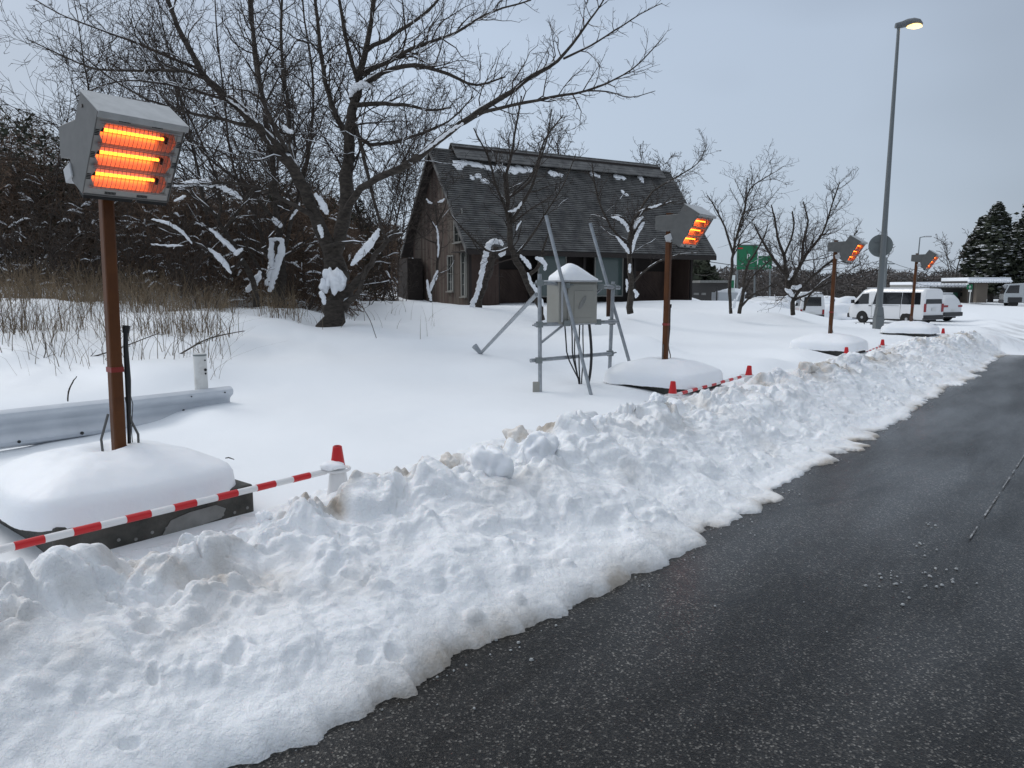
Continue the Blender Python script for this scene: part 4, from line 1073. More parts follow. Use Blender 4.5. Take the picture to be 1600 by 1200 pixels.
class Tree:
    def __init__(s, seed, wig=.16, up=.10, minr=.0035, droop=0.0):
        s.r = random.Random(seed); s.br = []; s.wig = wig; s.up = up; s.minr = minr; s.droop = droop
    def limb(s, pts, radii):
        """smooth a guided limb"""
        pts = [Vector(p) for p in pts]; out = []; ro = []; n = len(pts)
        for i in range(n - 1):
            p0 = pts[max(i - 1, 0)]; p1 = pts[i]; p2 = pts[i + 1]; p3 = pts[min(i + 2, n - 1)]
            for k in range(3):
                t = k / 3
                q = .5 * ((2 * p1) + (p2 - p0) * t + (2 * p0 - 5 * p1 + 4 * p2 - p3) * t * t + (3 * p1 - p0 - 3 * p2 + p3) * t ** 3)
                out.append(q); ro.append(radii[i] * (1 - t) + radii[i + 1] * t)
        out.append(pts[-1]); ro.append(radii[-1])
        rr = s.r
        for i in range(1, len(out) - 1):
            out[i] = out[i] + Vector((rr.gauss(0, 1), rr.gauss(0, 1), rr.gauss(0, 1))) * ro[i] * .22
            ro[i] *= rr.uniform(.93, 1.1)
        s.br.append((out, ro, 0)); return out, ro
    def grow(s, p, d, L_, r0, lev, maxlev, nsp):
        rr = s.r; n = 6 if L_ > .8 else (5 if L_ > .35 else 4)
        pts = [p]; rad = [r0]; q = p; dd = d.normalized(); st = L_ / (n - 1)
        tip = max(s.minr * .6, r0 * .28)
        for i in range(1, n):
            w = s.wig * (1 + .5 * lev)
            dd = (dd + Vector((rr.gauss(0, w), rr.gauss(0, w), rr.gauss(0, w) * .8 + s.up * (1 if lev < 4 else .4) - s.droop))).normalized()
            q = q + dd * st; pts.append(q); rad.append(max(tip, r0 + (tip - r0) * (i / (n - 1)) ** .8))
        s.br.append((pts, rad, lev))
        if lev < maxlev and L_ > .12:
            s.sprout(pts, rad, lev, maxlev, nsp, L_)
    def sprout(s, pts, rad, lev, maxlev, nsp, L_, start=.15, lenf=.55, side=None):
        rr = s.r; n = len(pts)
        cnt = max(2, int(nsp[min(lev, len(nsp) - 1)] * (L_ ** .75) * rr.uniform(.8, 1.2)))
        for k in range(cnt):
            f = start + (1 - start) * (k + rr.random()) / cnt; f = min(f, .999)
            x = f * (n - 1); i = int(x); t = x - i
            p = pts[i].lerp(pts[i + 1], t); r = rad[i] * (1 - t) + rad[i + 1] * t
            dirv = (pts[i + 1] - pts[i]).normalized()
            side_ = Vector((rr.gauss(0, 1), rr.gauss(0, 1), rr.gauss(0, 1) + .35)); side_ = (side_ - dirv * side_.dot(dirv)).normalized()
            a = rr.uniform(R(28), R(62))
            nd = dirv * math.cos(a) + side_ * math.sin(a)
            l2 = L_ * lenf * (1.15 - .75 * f) * rr.uniform(.55, 1.25)
            if l2 < .07: continue
            s.grow(p, nd, l2, max(s.minr, min(r * .6, .004 + l2 * .0105)), lev + 1, maxlev, nsp)
    def finish(s, root, base, snow=.5, snow_r=.012, bark=None, crown_mat=None, clump=None, seed=1, split=.028, plaster=None):
        thick = [b for b in s.br if b[1][0] >= split]; thin = [b for b in s.br if b[1][0] < split]
        base = Vector(base)
        cv = lambda lst: [(np.array([tuple(p - base) for p in b[0]]), b[1]) for b in lst]
        if thick: tubes('trunk', cv(thick), bark or M_bark, root, 10)
        if thin:
            o = tubes('crown', cv(thin), crown_mat or M_twig, root, 4); o['kind'] = 'stuff'
        rr = random.Random(seed); sn = []
        for pts, rad, lev in s.br:
            if rad[0] < snow_r: continue
            n = len(pts); i = 0
            while i < n - 1:
                run = rr.randint(1, 4)
                j = min(i + run, n - 1)
                d = (pts[j] - pts[i]); h = abs(d.normalized().z) if d.length > 0 else 1
                if rr.random() < snow * (1.25 - h) and h < .86:
                    P_ = []; R_ = []
                    m = 7
                    for k in range(m):
                        f = k / (m - 1); x = i + (j - i) * f; a = min(int(x), n - 2); t = x - a
                        p = pts[a].lerp(pts[a + 1], t); r = rad[a] * (1 - t) + rad[a + 1] * t
                        th_ = max(r * .78, .007) * (math.sin(math.pi * min(max(f, .02), .98)) ** .4) * rr.uniform(.85, 1.12)
                        P_.append(tuple(p - base + Vector((0, 0, r * .62)))); R_.append(th_)
                    R_[0] = .002; R_[-1] = .002
                    sn.append((np.array(P_), R_))
                i = j
        pl_ = []
        for line in (plaster or []):
            pp = []; rr_ = []
            for i in range(len(line) - 1):
                for k in range(8):
                    f = k / 8; a, b_ = line[i], line[i + 1]
                    c = P(*[a[j] * (1 - f) + b_[j] * f for j in range(3)]) - base; r_ = .66 * (a[3] * (1 - f) + b_[3] * f) * a[2] / F_PX
                    pp.append(tuple(c + Vector((rr.gauss(0, .07), rr.gauss(0, .04), rr.gauss(0, .07))) * r_)); rr_.append(r_ * rr.uniform(.86, 1.12))
            rr_[0] *= .35; rr_[-1] *= .35
            pl_.append((np.array(pp), rr_))
        if pl_:
            o = tubes('snow_pad', pl_, M_snowt, root, 12); o['kind'] = 'stuff'; rm = float(np.mean([np.mean(r) for _, r in pl_]))
            for v in o.data.vertices:
                c = v.co / (rm * 1.6); n_ = mnoise.noise_vector(c + Vector((seed, 0, 0))) + .6 * mnoise.noise_vector(c * 2.3)
                v.co = v.co + n_ * rm * .55
        if sn:
            o = tubes('snow_cover', sn, M_snowt, root, 7); o['kind'] = 'stuff'
        if clump:
            for c, r, sx, sz in clump:
                me = lump_mesh(rr.randint(1, 999), 1.0, 1.0, .55, 3); me.materials.append(M_snowt)
                o = bpy.data.objects.new('snow_clump', me); COL.objects.link(o); o.parent = root
                o.location = Vector(c) - base; o.scale = (r * sx, r * .8, r * sz); o.rotation_euler = (0, 0, rr.random() * 3)
LIMB_K = .68
def px_limb(T, spec, D0=None):
    """spec: (px, py, D, r_px)"""
    pts = [P(a[0], a[1], a[2]) for a in spec]; rad = [a[3] * LIMB_K * a[2] / F_PX for a in spec]
    return T.limb(pts, rad)

# main cherry
T = Tree(5, wig=.15, up=.07, minr=.0031)
A_sp = [(518,540,14.0,27),(519,500,14.0,25),(525,465,14.0,27),(526,430,14,27),(518,400,14,23)]
tr, trr = px_limb(T, A_sp)
limbs = {
 'left': [(520,412,14,17),(505,370,13.9,15),(488,325,13.7,13),(465,280,13.5,12.5),(440,240,13.3,12),(405,200,13.1,10),(365,160,12.9,8.5),(325,125,12.7,7),(300,85,12.6,6),(278,40,12.5,5),(255,-20,12.4,4)],
 'upright': [(522,420,14,17),(532,380,14,15),(538,330,14.1,14),(541,280,14.2,14),(546,225,14.3,12),(551,175,14.4,10),(560,130,14.4,8),(572,80,14.5,6.5),(580,30,14.6,5),(592,-40,14.7,4)],
 'right': [(536,350,14.1,11),(555,305,13.9,8.5),(590,278,13.7,8),(640,256,13.5,7.6),(685,220,13.3,7),(735,184,13.1,6.2),(785,152,12.9,5.4),(830,120,12.8,4.6),(872,95,12.7,3.8),(905,55,12.6,2.6),(930,20,12.5,1.9),(950,-10,12.5,1.2)],
 'fork1': [(748,178,13.05,4),(800,164,12.8,3.5),(860,152,12.6,3),(915,142,12.5,2.4),(960,124,12.4,1.8),(1000,98,12.3,1.4),(1036,58,12.2,.9)],
 'fork2': [(915,142,12.5,1.9),(950,143,12.4,1.4),(985,152,12.4,1.2),(1024,142,12.3,.7)],
 'fork3': [(880,92,12.7,2.6),(925,70,12.6,2.1),(960,48,12.5,1.7),(1000,22,12.5,1.2),(1035,5,12.4,.8)],
 'rmid': [(553,165,14.4,6),(590,162,14.1,5),(630,163,13.9,3.6),(672,172,13.7,2.6),(705,168,13.6,1.8)],
 'rup': [(557,140,14.4,6),(600,112,14.1,5),(650,102,13.9,4.4),(700,116,13.7,3.5),(745,132,13.5,2.5),(790,120,13.4,1.5)],
 'rup2': [(562,118,14.4,5.5),(610,95,14.2,4.5),(660,70,14,3.7),(710,52,13.8,2.9),(760,22,13.7,2.2),(830,0,13.6,1.4)],
 'rup3': [(572,80,14.5,5),(620,50,14.6,4),(665,20,14.7,3),(700,-20,14.8,2.2)],
 'rup4': [(548,200,14.3,5),(580,225,14.6,4),(640,215,14.9,3),(700,190,15.2,2),(740,150,15.4,1.3)],
 'low': [(528,470,14,12),(552,445,13.8,9),(575,420,13.7,7),(590,395,13.6,6),(608,372,13.5,4.5),(622,355,13.4,3)],
 'low2': [(530,480,14,9),(556,462,13.7,6),(566,440,13.6,4),(572,415,13.6,3)],
 'hang': [(553,190,14.3,4.5),(566,235,14,4),(578,290,13.8,3.8),(592,340,13.7,3.4),(602,372,13.6,2.6)],
 'hang2': [(508,385,13.8,5),(540,378,13.5,3),(575,380,13.4,2.5),(610,375,13.3,1.6)],
 'leftlow': [(492,340,13.7,6),(455,318,13.4,4.5),(410,298,13.2,3.6),(360,285,13,3),(300,288,12.9,2.4),(268,286,12.8,1.6)],
 'l2': [(470,285,13.5,6),(455,230,13.9,5),(450,160,14.2,4.2),(440,90,14.4,3.4),(440,10,14.6,2.6),(445,-40,14.6,2)],
 'l3': [(405,200,13.1,4.5),(350,188,12.8,3.6),(290,175,12.6,3),(230,155,12.4,2.4),(170,120,12.2,1.8),(110,70,12.1,1.2)],
 'l4': [(330,128,12.7,4),(290,112,12.5,3.2),(220,110,12.3,2.6),(150,108,12.1,2.1),(100,88,12,1.6),(40,60,11.9,1)],
 'l5': [(315,110,12.7,3.6),(262,88,12.5,3),(200,62,12.3,2.5),(140,40,12.1,1.9),(90,20,12,1.4),(40,-10,12,1)],
 'l6': [(365,160,12.9,3.4),(300,140,12.9,2.8),(240,128,12.9,2.3),(180,128,12.9,1.8),(120,150,12.9,1.3)],
 'u2': [(546,225,14.3,7),(520,170,14.8,6),(505,110,15.1,5),(498,50,15.4,4),(490,-20,15.6,3)],
 'u3': [(560,130,14.4,5),(545,80,14.0,4.4),(535,30,13.7,3.6),(525,-30,13.5,2.6)],
 'u4': [(450,240,13.3,6),(415,170,13.9,5),(402,100,14.2,4.4),(392,30,14.4,3.6),(388,-30,14.5,2.8)],
}
root = empty('cherry_tree', P(516, 513, 14.0)); tag(root, 'largest bare cherry tree with snow in its forks, left of the timber house', 'tree')
for k, sp_ in limbs.items():
    pts, rad = px_limb(T, sp_)
    Lm = sum((pts[i + 1] - pts[i]).length for i in range(len(pts) - 1))
    dens = {'right': 8, 'low': 3, 'low2': 3, 'hang': 4, 'fork1': 8, 'fork2': 7, 'fork3': 8, 'left': 10, 'upright': 10}.get(k, 10)
    lf = {'left': .30, 'upright': .30, 'right': .17, 'fork1': .24, 'fork2': .22, 'fork3': .24, 'low': .5, 'low2': .5, 'hang': .3}.get(k, .38)
    st = {'right': .16, 'left': .3, 'upright': .30}.get(k, .12)
    T.sprout(pts, rad, 1, 4, [dens, dens, 7.5, 6.0, 4], Lm, start=st, lenf=lf)
clumps = [(P(514,432,13.7), .13, .7, 1.2), (P(526,440,13.66), .17, 1.1, 1.2), (P(506,446,13.7), .10, 1.0, 1.2)]
plast = [[(492,302,13.5,3),(500,312,13.5,7),(507,325,13.5,8),(512,337,13.6,3)], [(498,350,13.6,4),(502,362,13.6,6),(503,374,13.6,3)],
 [(545,152,14.1,3),(553,138,14.1,8),(566,132,14.1,9),(578,134,14.1,5),(584,142,14.1,2)], [(548,415,13.5,3),(562,400,13.4,8),(576,384,13.3,10),(588,366,13.3,6),(594,356,13.3,2)],
 [(500,455,13.6,5),(506,466,13.6,6),(508,478,13.6,3)], [(530,425,13.6,6),(536,436,13.6,8),(533,448,13.6,5)], [(441,196,13.0,3),(450,204,13.0,6),(460,208,13.0,3)],
 [(352,152,12.7,1.5),(372,165,12.8,3),(392,182,12.9,3.4),(405,192,12.9,1.5)], [(655,242,13.2,1.5),(680,222,13.1,3.4),(705,203,13,3.6),(728,190,12.9,2)]]
T.finish(root, P(516, 513, 14.0), snow=.42, snow_r=.0075, clump=clumps, seed=4, plaster=plast)
print('cherry branches', len(T.br))

LIMB_K = .60
def guided(name, label, cat, base_px, specs, dens, lenf, seed, snow=.4, snow_r=.012, maxlev=4, clump=None, group=None, wig=.16, up=.08, minr=.004, start=.2, bark=None, split=.028, plaster=None):
    T = Tree(seed, wig=wig, up=up, minr=minr); bp = P(*base_px); root = empty(name, bp)
    tag(root, label, cat, group)
    for sp_ in specs:
        pts, rad = px_limb(T, sp_); Lm = sum((pts[i + 1] - pts[i]).length for i in range(len(pts) - 1))
        T.sprout(pts, rad, 1, maxlev, [dens, dens, dens * .9, dens * .7, 4], Lm, start=start, lenf=lenf)
    T.finish(root, bp, snow=snow, snow_r=snow_r, clump=clump, seed=seed, bark=bark, split=split, plaster=plaster)
    return root
guided('bare_tree', 'tall bare tree with pale snowy hollow in its low trunk, left behind the cherry tree', 'tree', (432, 482, 15.5),
    [[(436,492,15.5,18),(437,455,15.5,15),(440,420,15.5,12),(436,380,15.5,9),(432,330,15.6,8),(428,270,15.7,7),(418,200,15.8,6),(405,130,15.9,5),(396,60,16,4),(392,-30,16,3)],
     [(438,440,15.5,10),(425,410,15.4,7),(412,380,15.3,5),(400,340,15.2,4),(380,300,15.1,3.4),(360,240,15,2.8),(350,150,15,2.2),(340,60,15,1.7),(335,-20,15,1.2)],
     [(440,400,15.5,6),(455,350,15.6,5),(470,290,15.8,4.2),(485,220,16,3.6),(490,140,16.2,3),(480,60,16.4,2.4),(470,-20,16.5,1.8)],
     [(434,350,15.6,5),(410,320,15.7,4),(370,280,15.9,3.2),(330,250,16.1,2.6),(290,200,16.2,2),(270,120,16.3,1.5)],
     [(436,470,15.4,7),(420,440,15.1,5),(405,420,15,4),(385,385,14.9,3),(372,360,14.8,2.2)]],
    6.5, .36, 21, plaster=[[(424,374,15.1,5),(424,395,15.1,7),(424,415,15.1,7),(421,432,15.1,8),(416,448,15.1,5)], [(441,374,15.1,5),(440,392,15.1,8),(434,410,15.1,8),(428,428,15.1,9),(424,445,15.1,6),(420,458,15.1,3)],
       [(420,374,15.1,3),(432,374,15.05,4),(443,375,15.1,3)], [(425,340,15.2,5),(434,348,15.2,7),(440,356,15.2,4)], [(385,455,14.8,5),(396,444,14.8,9),(404,432,14.8,7),(408,422,14.8,3)], [(468,316,15.3,2),(462,330,15.3,3),(452,344,15.3,2)]], snow=.5)
guided('bare_tree', 'slim bare tree leaning left of the cherry with broad snow pads on its arching limb', 'tree', (405, 470, 14.6),
    [[(400,480,14.6,8),(395,440,14.6,7),(375,400,14.4,6),(350,360,14.2,5),(330,330,14.1,4.4),(300,305,14,3.8),(270,290,13.9,3)],
     [(380,405,14.4,4.5),(360,420,14.2,4),(320,390,14,3.3),(280,365,13.9,2.6),(230,345,13.8,2)],
     [(350,360,14.2,4),(372,330,14.2,3.4),(385,310,14.2,3),(400,290,14.2,2.3)],
     [(340,345,14.1,4),(345,315,13.9,3.6),(325,290,13.8,3.2),(295,283,13.7,2.8),(268,292,13.6,2)]],
    8, .35, 22, plaster=[[(268,291,13.5,2),(285,288,13.5,5),(305,285,13.5,7),(325,286,13.5,8),(335,292,13.5,6)], [(338,290,13.6,4),(352,295,13.6,6),(366,302,13.6,6),(380,314,13.6,2)],
       [(325,388,13.8,2),(340,399,13.8,7),(352,412,13.8,7),(362,430,13.8,2)], [(326,356,13.9,2),(345,372,13.9,6),(362,388,13.9,6),(370,396,13.9,2)], [(236,342,13.6,2),(262,348,13.6,4),(285,362,13.6,4),(303,384,13.6,2)],
       [(366,398,13.9,6),(374,392,13.9,5),(380,388,13.9,2)], [(272,314,13.4,1.5),(283,309,13.4,4),(292,306,13.4,2)], [(236,381,13.5,1.5),(262,384,13.5,2.6),(290,383,13.5,1.5)]], snow=.8, snow_r=.008)
# snag with snow pasted up its left side, and its neighbour in front of the house
guided('snag_tree', 'short broken leaning trunk with snow plastered up its side, in front of the house corner', 'tree', (745, 483, 19.5),
    [[(743,490,19.5,10),(752,458,19.5,9),(762,430,19.5,9),(770,405,19.5,8.5),(775,386,19.5,7.5)], [(770,402,19.5,4),(785,398,19.4,3),(796,380,19.4,2)], [(768,412,19.5,3),(750,395,19.5,2),(730,360,19.5,1)]],
    3, .25, 23, plaster=[[(734,482,19.2,4),(742,468,19.2,6),(748,450,19.2,6),(752,430,19.2,6),(756,410,19.2,7),(760,395,19.2,7),(764,382,19.2,7),(770,377,19.2,6),(782,378,19.2,5),(788,384,19.2,3)], [(780,400,19.2,4),(786,396,19.2,5),(792,388,19.2,3)]], snow=.4, maxlev=3, start=.5)
guided('bare_tree', 'forked bare tree in front of the middle of the house roof behind the electrical box', 'tree', (836, 478, 18.0),
    [[(848,500,18,7),(838,470,18,7),(824,440,18,7.5),(808,410,18,8),(800,385,18,8),(796,350,18,7),(793,315,18,5.5),(790,280,18,4.4),(800,240,18,3.4),(806,200,18,2.6),(815,150,18,1.8)],
     [(798,380,18,5),(790,330,17.8,4),(775,290,17.7,3),(765,250,17.6,2.2),(740,200,17.5,1.5)],
     [(797,350,18,4.5),(815,320,17.8,4),(832,290,17.7,3.2),(842,255,17.6,2.6),(855,215,17.6,2),(862,170,17.6,1.4)],
     [(805,400,18,4),(830,370,17.9,3),(855,330,17.8,2.2),(880,290,17.7,1.6),(900,240,17.7,1.1)],
     [(822,435,18,5),(845,410,18,4),(850,385,18,2.6),(862,350,18,1.7)],
     [(800,385,18,3.6),(770,395,17.9,3),(735,370,17.8,2),(700,330,17.8,1.3)],
     [(793,310,18,3.6),(830,280,18.3,2.8),(850,220,18.6,2.2),(880,180,18.8,1.6)]],
    6.5, .33, 24, plaster=[[(812,398,17.7,2),(820,406,17.7,5),(826,414,17.7,5),(830,422,17.7,2)], [(836,402,17.7,3),(846,406,17.7,6),(852,414,17.7,5),(851,424,17.7,2)], [(824,425,17.7,2),(830,442,17.7,4),(838,455,17.7,5),(846,470,17.7,4),(850,480,17.7,2)], [(794,330,17.7,1.5),(802,329,17.7,3),(810,324,17.7,3),(816,314,17.7,1.5)], [(806,360,17.7,1.5),(811,350,17.7,2.5),(815,344,17.7,1)]], snow=.5, start=.3)
guided('bare_tree', 'bare tree with snow lined stubby limbs left of the second heater', 'tree', (986, 478, 21.0),
    [[(985,490,21,8.5),(986,455,21,7),(985,425,21,7),(984,395,21,6.5),(986,365,21,6),(990,345,21,5),(1003,330,21,4),(1030,322,21,3),(1050,315,21,2)],
     [(986,390,21,5),(970,372,21,4),(955,355,21,3),(938,320,21,2.6),(930,290,21,2),(925,255,21,1.4)],
     [(986,360,21,4),(978,345,21,3.4),(965,338,21,3),(955,337,21,2)],
     [(988,375,21,4.4),(997,355,21,3.6),(1006,345,21,3)],
     [(990,440,21,3.5),(1005,425,20.9,2.6),(1030,408,20.8,2),(1060,398,20.8,1.4),(1090,395,20.8,.8)],
     [(990,345,21,3.4),(1020,300,21.2,2.4),(1060,275,21.4,1.7),(1090,255,21.6,1.2),(1105,225,21.6,.8)]],
    7.5, .36, 25, plaster=[[(955,339,20.8,1.5),(964,340,20.8,3.5),(972,345,20.8,4),(980,354,20.8,4),(982,364,20.8,2)], [(990,358,20.8,3),(994,348,20.8,5),(1000,342,20.8,4),(1006,338,20.8,2)], [(988,395,20.8,2),(991,378,20.8,4),(996,364,20.8,4),(1004,350,20.8,4),(1007,346,20.8,1.5)],
       [(962,368,20.8,1.5),(972,380,20.8,4),(979,388,20.8,4),(984,398,20.8,2)], [(984,412,20.8,2),(984,420,20.8,4),(984,428,20.8,2)], [(979,436,20.8,2),(980,448,20.8,2.6),(979,458,20.8,1.5)], [(990,452,20.8,3),(996,460,20.8,5),(992,466,20.8,2)], [(1015,325,20.8,1.5),(1025,322,20.8,2.6),(1035,318,20.8,1.5)]], snow=.7, start=.35)
guided('bare_tree', 'slender twin stemmed bare tree in front of the green road sign', 'tree', (1151, 486, 22.5),
    [[(1142,490,22.5,4.5),(1140,455,22.5,4),(1144,415,22.5,3.8),(1146,390,22.5,3.3),(1155,355,22.5,2.8),(1164,325,22.5,2.2),(1172,295,22.5,1.7),(1192,280,22.5,1.3),(1222,262,22.5,.8)],
     [(1155,490,22.5,5),(1160,460,22.5,4.6),(1165,430,22.5,3.8),(1170,410,22.5,2.8),(1190,380,22.4,2),(1200,350,22.4,1.3)],
     [(1145,395,22.5,3),(1132,355,22.4,2.3),(1118,325,22.3,1.7),(1105,305,22.3,1.1)],
     [(1160,460,22.5,3.4),(1178,430,22.6,2.4),(1205,405,22.7,1.6)],
     [(1157,480,22.5,3.4),(1175,462,22.4,2.6),(1200,448,22.3,1.7),(1215,440,22.3,1.1)],
     [(1164,325,22.5,2),(1166,300,22.6,1.6),(1168,278,22.7,1.2)]],
    8.5, .38, 26, plaster=[[(1146,482,22.3,3),(1147,476,22.3,4),(1148,466,22.3,2)], [(1150,470,22.3,2),(1156,456,22.3,2.6),(1160,448,22.3,1.5)]], snow=.35, start=.3)
guided('bare_tree', 'round spreading bare tree between the second and third heaters, beyond the snow crest', 'tree', (1237, 488, 24.0),
    [[(1239,492,24,6),(1238,470,24,6),(1233,450,24,6),(1228,425,24,5),(1225,400,24,4),(1215,370,24,3),(1210,340,24,2.2),(1205,320,24,1.5)],
     [(1235,455,24,5),(1245,425,23.9,4.2),(1262,395,23.8,3.4),(1285,365,23.7,2.6),(1300,320,23.6,1.8),(1312,285,23.6,1.2)],
     [(1240,465,24,4.6),(1262,440,23.8,3.6),(1290,415,23.6,3),(1315,395,23.5,2.2),(1340,360,23.4,1.4)],
     [(1232,440,24,4),(1250,415,24.2,3.6),(1255,380,24.4,3),(1262,345,24.6,2.2),(1255,315,24.8,1.4)],
     [(1228,430,24,4),(1205,400,24,3.2),(1190,375,24,2.4),(1178,350,24,1.6)],
     [(1240,470,24,3.6),(1270,455,23.8,3),(1300,440,23.7,2.4),(1330,420,23.6,1.8),(1345,412,23.5,1.1)],
     [(1225,400,24,3),(1240,360,23.8,2.4),(1238,330,23.7,1.7)],
     [(1256,485,23.5,3),(1262,465,23.4,2.6),(1285,440,23.3,2),(1310,425,23.2,1.4)]],
    9.5, .42, 27, plaster=[[(1226,452,23.6,3),(1234,456,23.6,5),(1240,464,23.6,4)], [(1228,462,23.6,3),(1234,468,23.6,4),(1232,476,23.6,2)], [(1236,448,23.6,4),(1244,450,23.6,5),(1254,445,23.6,3)], [(1232,438,23.7,2),(1236,430,23.7,3),(1240,420,23.7,2)]], snow=.6, start=.2)

def free_tree(name, label, px, py, D, height, r0, seed, group=None, spread=1.0, dens=6, stems=1, snow=.3, maxlev=4, mats=(None, None), lean=0):
    T = Tree(seed, wig=.14, up=.10, minr=max(.0045, D * .00028)); bp = P(px, py, D); root = empty(name, bp)
    tag(root, label, 'tree' if 'tree' in name else 'shrub', group); rr = T.r
    for k in range(stems):
        a = rr.uniform(0, 6.3); tilt = (.05 + (.38 * spread if stems > 1 else .06))
        d = Vector((math.cos(a) * tilt + lean, math.sin(a) * tilt, 1))
        L_ = height * rr.uniform(.8, 1.05); n = 8; pts = []; rad = []; q = bp + Vector((math.cos(a), math.sin(a), 0)) * (.12 if stems > 1 else 0) - Vector((0, 0, .25)); dd = d.normalized(); rs_ = r0 * rr.uniform(.5, .9) if stems > 1 else r0
        for i in range(n):
            pts.append(q); rad.append(rs_ * (1 - .85 * i / (n - 1)))
            dd = (dd + Vector((rr.gauss(0, .1), rr.gauss(0, .1), .05))).normalized(); q = q + dd * (L_ / (n - 1))
        T.br.append((pts, rad, 0)); T.sprout(pts, rad, 1, maxlev, [dens, dens, dens * .9, dens * .7, 4], L_, start=.22, lenf=.42 * spread)
    T.finish(root, bp, snow=snow, snow_r=.014, bark=mats[0] or M_bark2, crown_mat=mats[1], seed=seed, split=.03)
    return root
sides_ = [
 ('slim bare tree rising behind the nearest heater against the sky', 322, 455, 17, 8.5, .05, 41, 1.0, 6, 1),
 ('many stemmed bare tree at the far left edge above the reeds', 30, 455, 16, 5.4, .035, 42, .9, 7, 4),
 ('bare tree whose crown fans out left of the nearest heater', 205, 455, 19, 8.0, .06, 43, 1.1, 6, 2),
 ('bare tree behind the snowy hollow trunk with upright twigs', 380, 460, 20, 9.0, .06, 44, 1.0, 5.5, 2),
 ('thin grey bare tree just left of the house gable', 622, 470, 22, 6.0, .035, 45, .9, 7, 2),
 ('bare tree with fine twigs between the cherry tree and the house', 590, 470, 24, 7.5, .06, 46, 1.0, 6.5, 2),
 ('bushy bare tree far behind the cherry trunk', 480, 462, 25, 9.5, .08, 47, 1.1, 5.5, 2),
]
for lab, px, py, D, h, r0, sd, sp_, dn, st in sides_:
    free_tree('bare_tree', lab, px, py, D, h, r0, sd, spread=sp_, dens=dn, stems=st, group='bare trees at the wood edge')
free_tree('bare_tree', 'bare crown rising behind the house roof at its middle', 880, 440, 44, 10.2, .14, 51, group='bare trees behind the house', dens=5, stems=2)
free_tree('bare_tree', 'bare crown rising behind the house roof left of the ridge middle', 780, 440, 42, 9.6, .13, 52, group='bare trees behind the house', dens=5, stems=2)
free_tree('bare_tree', 'bare tree showing beyond the right slope of the house roof', 1068, 450, 42, 7.5, .10, 53, group='bare trees behind the house', dens=5.5, stems=3)
free_tree('bare_tree', 'pale bare tree left of the dark conifers at the right edge', 1488, 452, 95, 8.5, .16, 54, dens=2.6, stems=3, snow=.1)
free_tree('bare_tree', 'distant bare tree between the street lamp and the farthest heater', 1362, 452, 80, 6.5, .12, 55, dens=2.6, stems=2, snow=.1)

# small snag, shrubs
guided('young_tree', 'thin young tree coated with snow in front of the house gable windows', 'tree', (672, 482, 20.5),
    [[(672,490,20.5,3.5),(675,455,20.5,3.5),(682,425,20.5,3.2),(684,390,20.5,3),(683,355,20.5,2.4),(680,320,20.5,1.8)],
     [(683,360,20.5,2),(668,335,20.5,1.6),(655,310,20.5,1.1)], [(683,350,20.5,2),(695,325,20.5,1.5),(700,300,20.5,1)], [(683,380,20.5,2),(660,370,20.5,1.5),(640,345,20.5,1)]],
    6, .45, 28, plaster=[[(681,352,20.3,1.5),(684,365,20.3,2.4),(685,385,20.3,2.2),(684,405,20.3,1.5)], [(684,422,20.3,3),(680,434,20.3,4.5),(675,444,20.3,4),(672,456,20.3,2)], [(667,436,20.3,2),(669,450,20.3,4),(672,464,20.3,4),(674,472,20.3,2)], [(666,310,20.3,1.5),(670,316,20.3,3),(676,318,20.3,1.5)], [(684,316,20.3,1.5),(690,314,20.3,3),(695,310,20.3,1.5)]], snow=.6)

# dense thicket of scrub behind the reeds
def twig_mass(name, m, boxes, seed, size=(.35, .012), parent=None, up=.25, curve=0):
    """boxes: (px0, px1, D0, D1, top(px)->z) ; fills the volume with short twigs"""
    rs = np.random.RandomState(seed); Cs = []; Ls = []
    for px0, px1, D0, D1, n, topf, zlo in boxes:
        px = rs.uniform(px0, px1, n); D = rs.uniform(D0, D1, n); xx = (px - 800) / F_PX * D
        zb = terrain_base(xx, D) + zlo; zt = topf(px, D)
        # clumpy: density by noise
        f = rs.rand(n) ** .85; z = zb + (zt - zb) * f
        keep = (pn(xx * .8, z * 1.1, seed) + .35 * pn(xx * 2.6, z * 2.9, seed + 1)) > (-.55 + .75 * f ** 2.5)
        Cs.append(np.stack([xx, D, z], 1)[keep])
    C = np.concatenate(Cs); n = len(C)
    d = rs.normal(0, 1, (n, 3)); d[:, 2] = d[:, 2] * .8 + up; d /= np.linalg.norm(d, axis=1, keepdims=True)
    w = np.cross(d, rs.normal(0, 1, (n, 3))); w /= np.linalg.norm(w, axis=1, keepdims=True)
    Ln = (size[0] * rs.uniform(.4, 1.3, n))[:, None]; Wd = (size[1] * rs.uniform(.5, 1.4, n))[:, None]
    a = C - d * Ln / 2; b = C + d * Ln / 2
    V = np.stack([a - w * Wd / 2, a + w * Wd / 2, b + w * Wd / 4, b - w * Wd / 4], 1).reshape(-1, 3)
    return np_mesh(name, V, np.arange(4 * n).reshape(n, 4), m, parent, smooth=False), C
def top_by(ys):
    xs_ = [a for a, _ in ys]; zs_ = [b for _, b in ys]
    def f(px, D):
        y = np.interp(px, xs_, zs_) + 14 * pn(px / 28., D * .0, 3) + 7 * pn(px / 9., D * .0, 4)
        return EYE + (449 - y) / F_PX * D
    return f
tl = top_by([(-300,170),(0,195),(60,190),(110,215),(200,255),(300,275),(400,285),(520,300),(600,345),(650,365),(700,390)])
tl2 = top_by([(-300,230),(0,250),(100,270),(200,290),(300,300),(450,330),(600,360),(660,390)])
def dens_top(f, dz): return lambda px, D: f(px, D) - dz
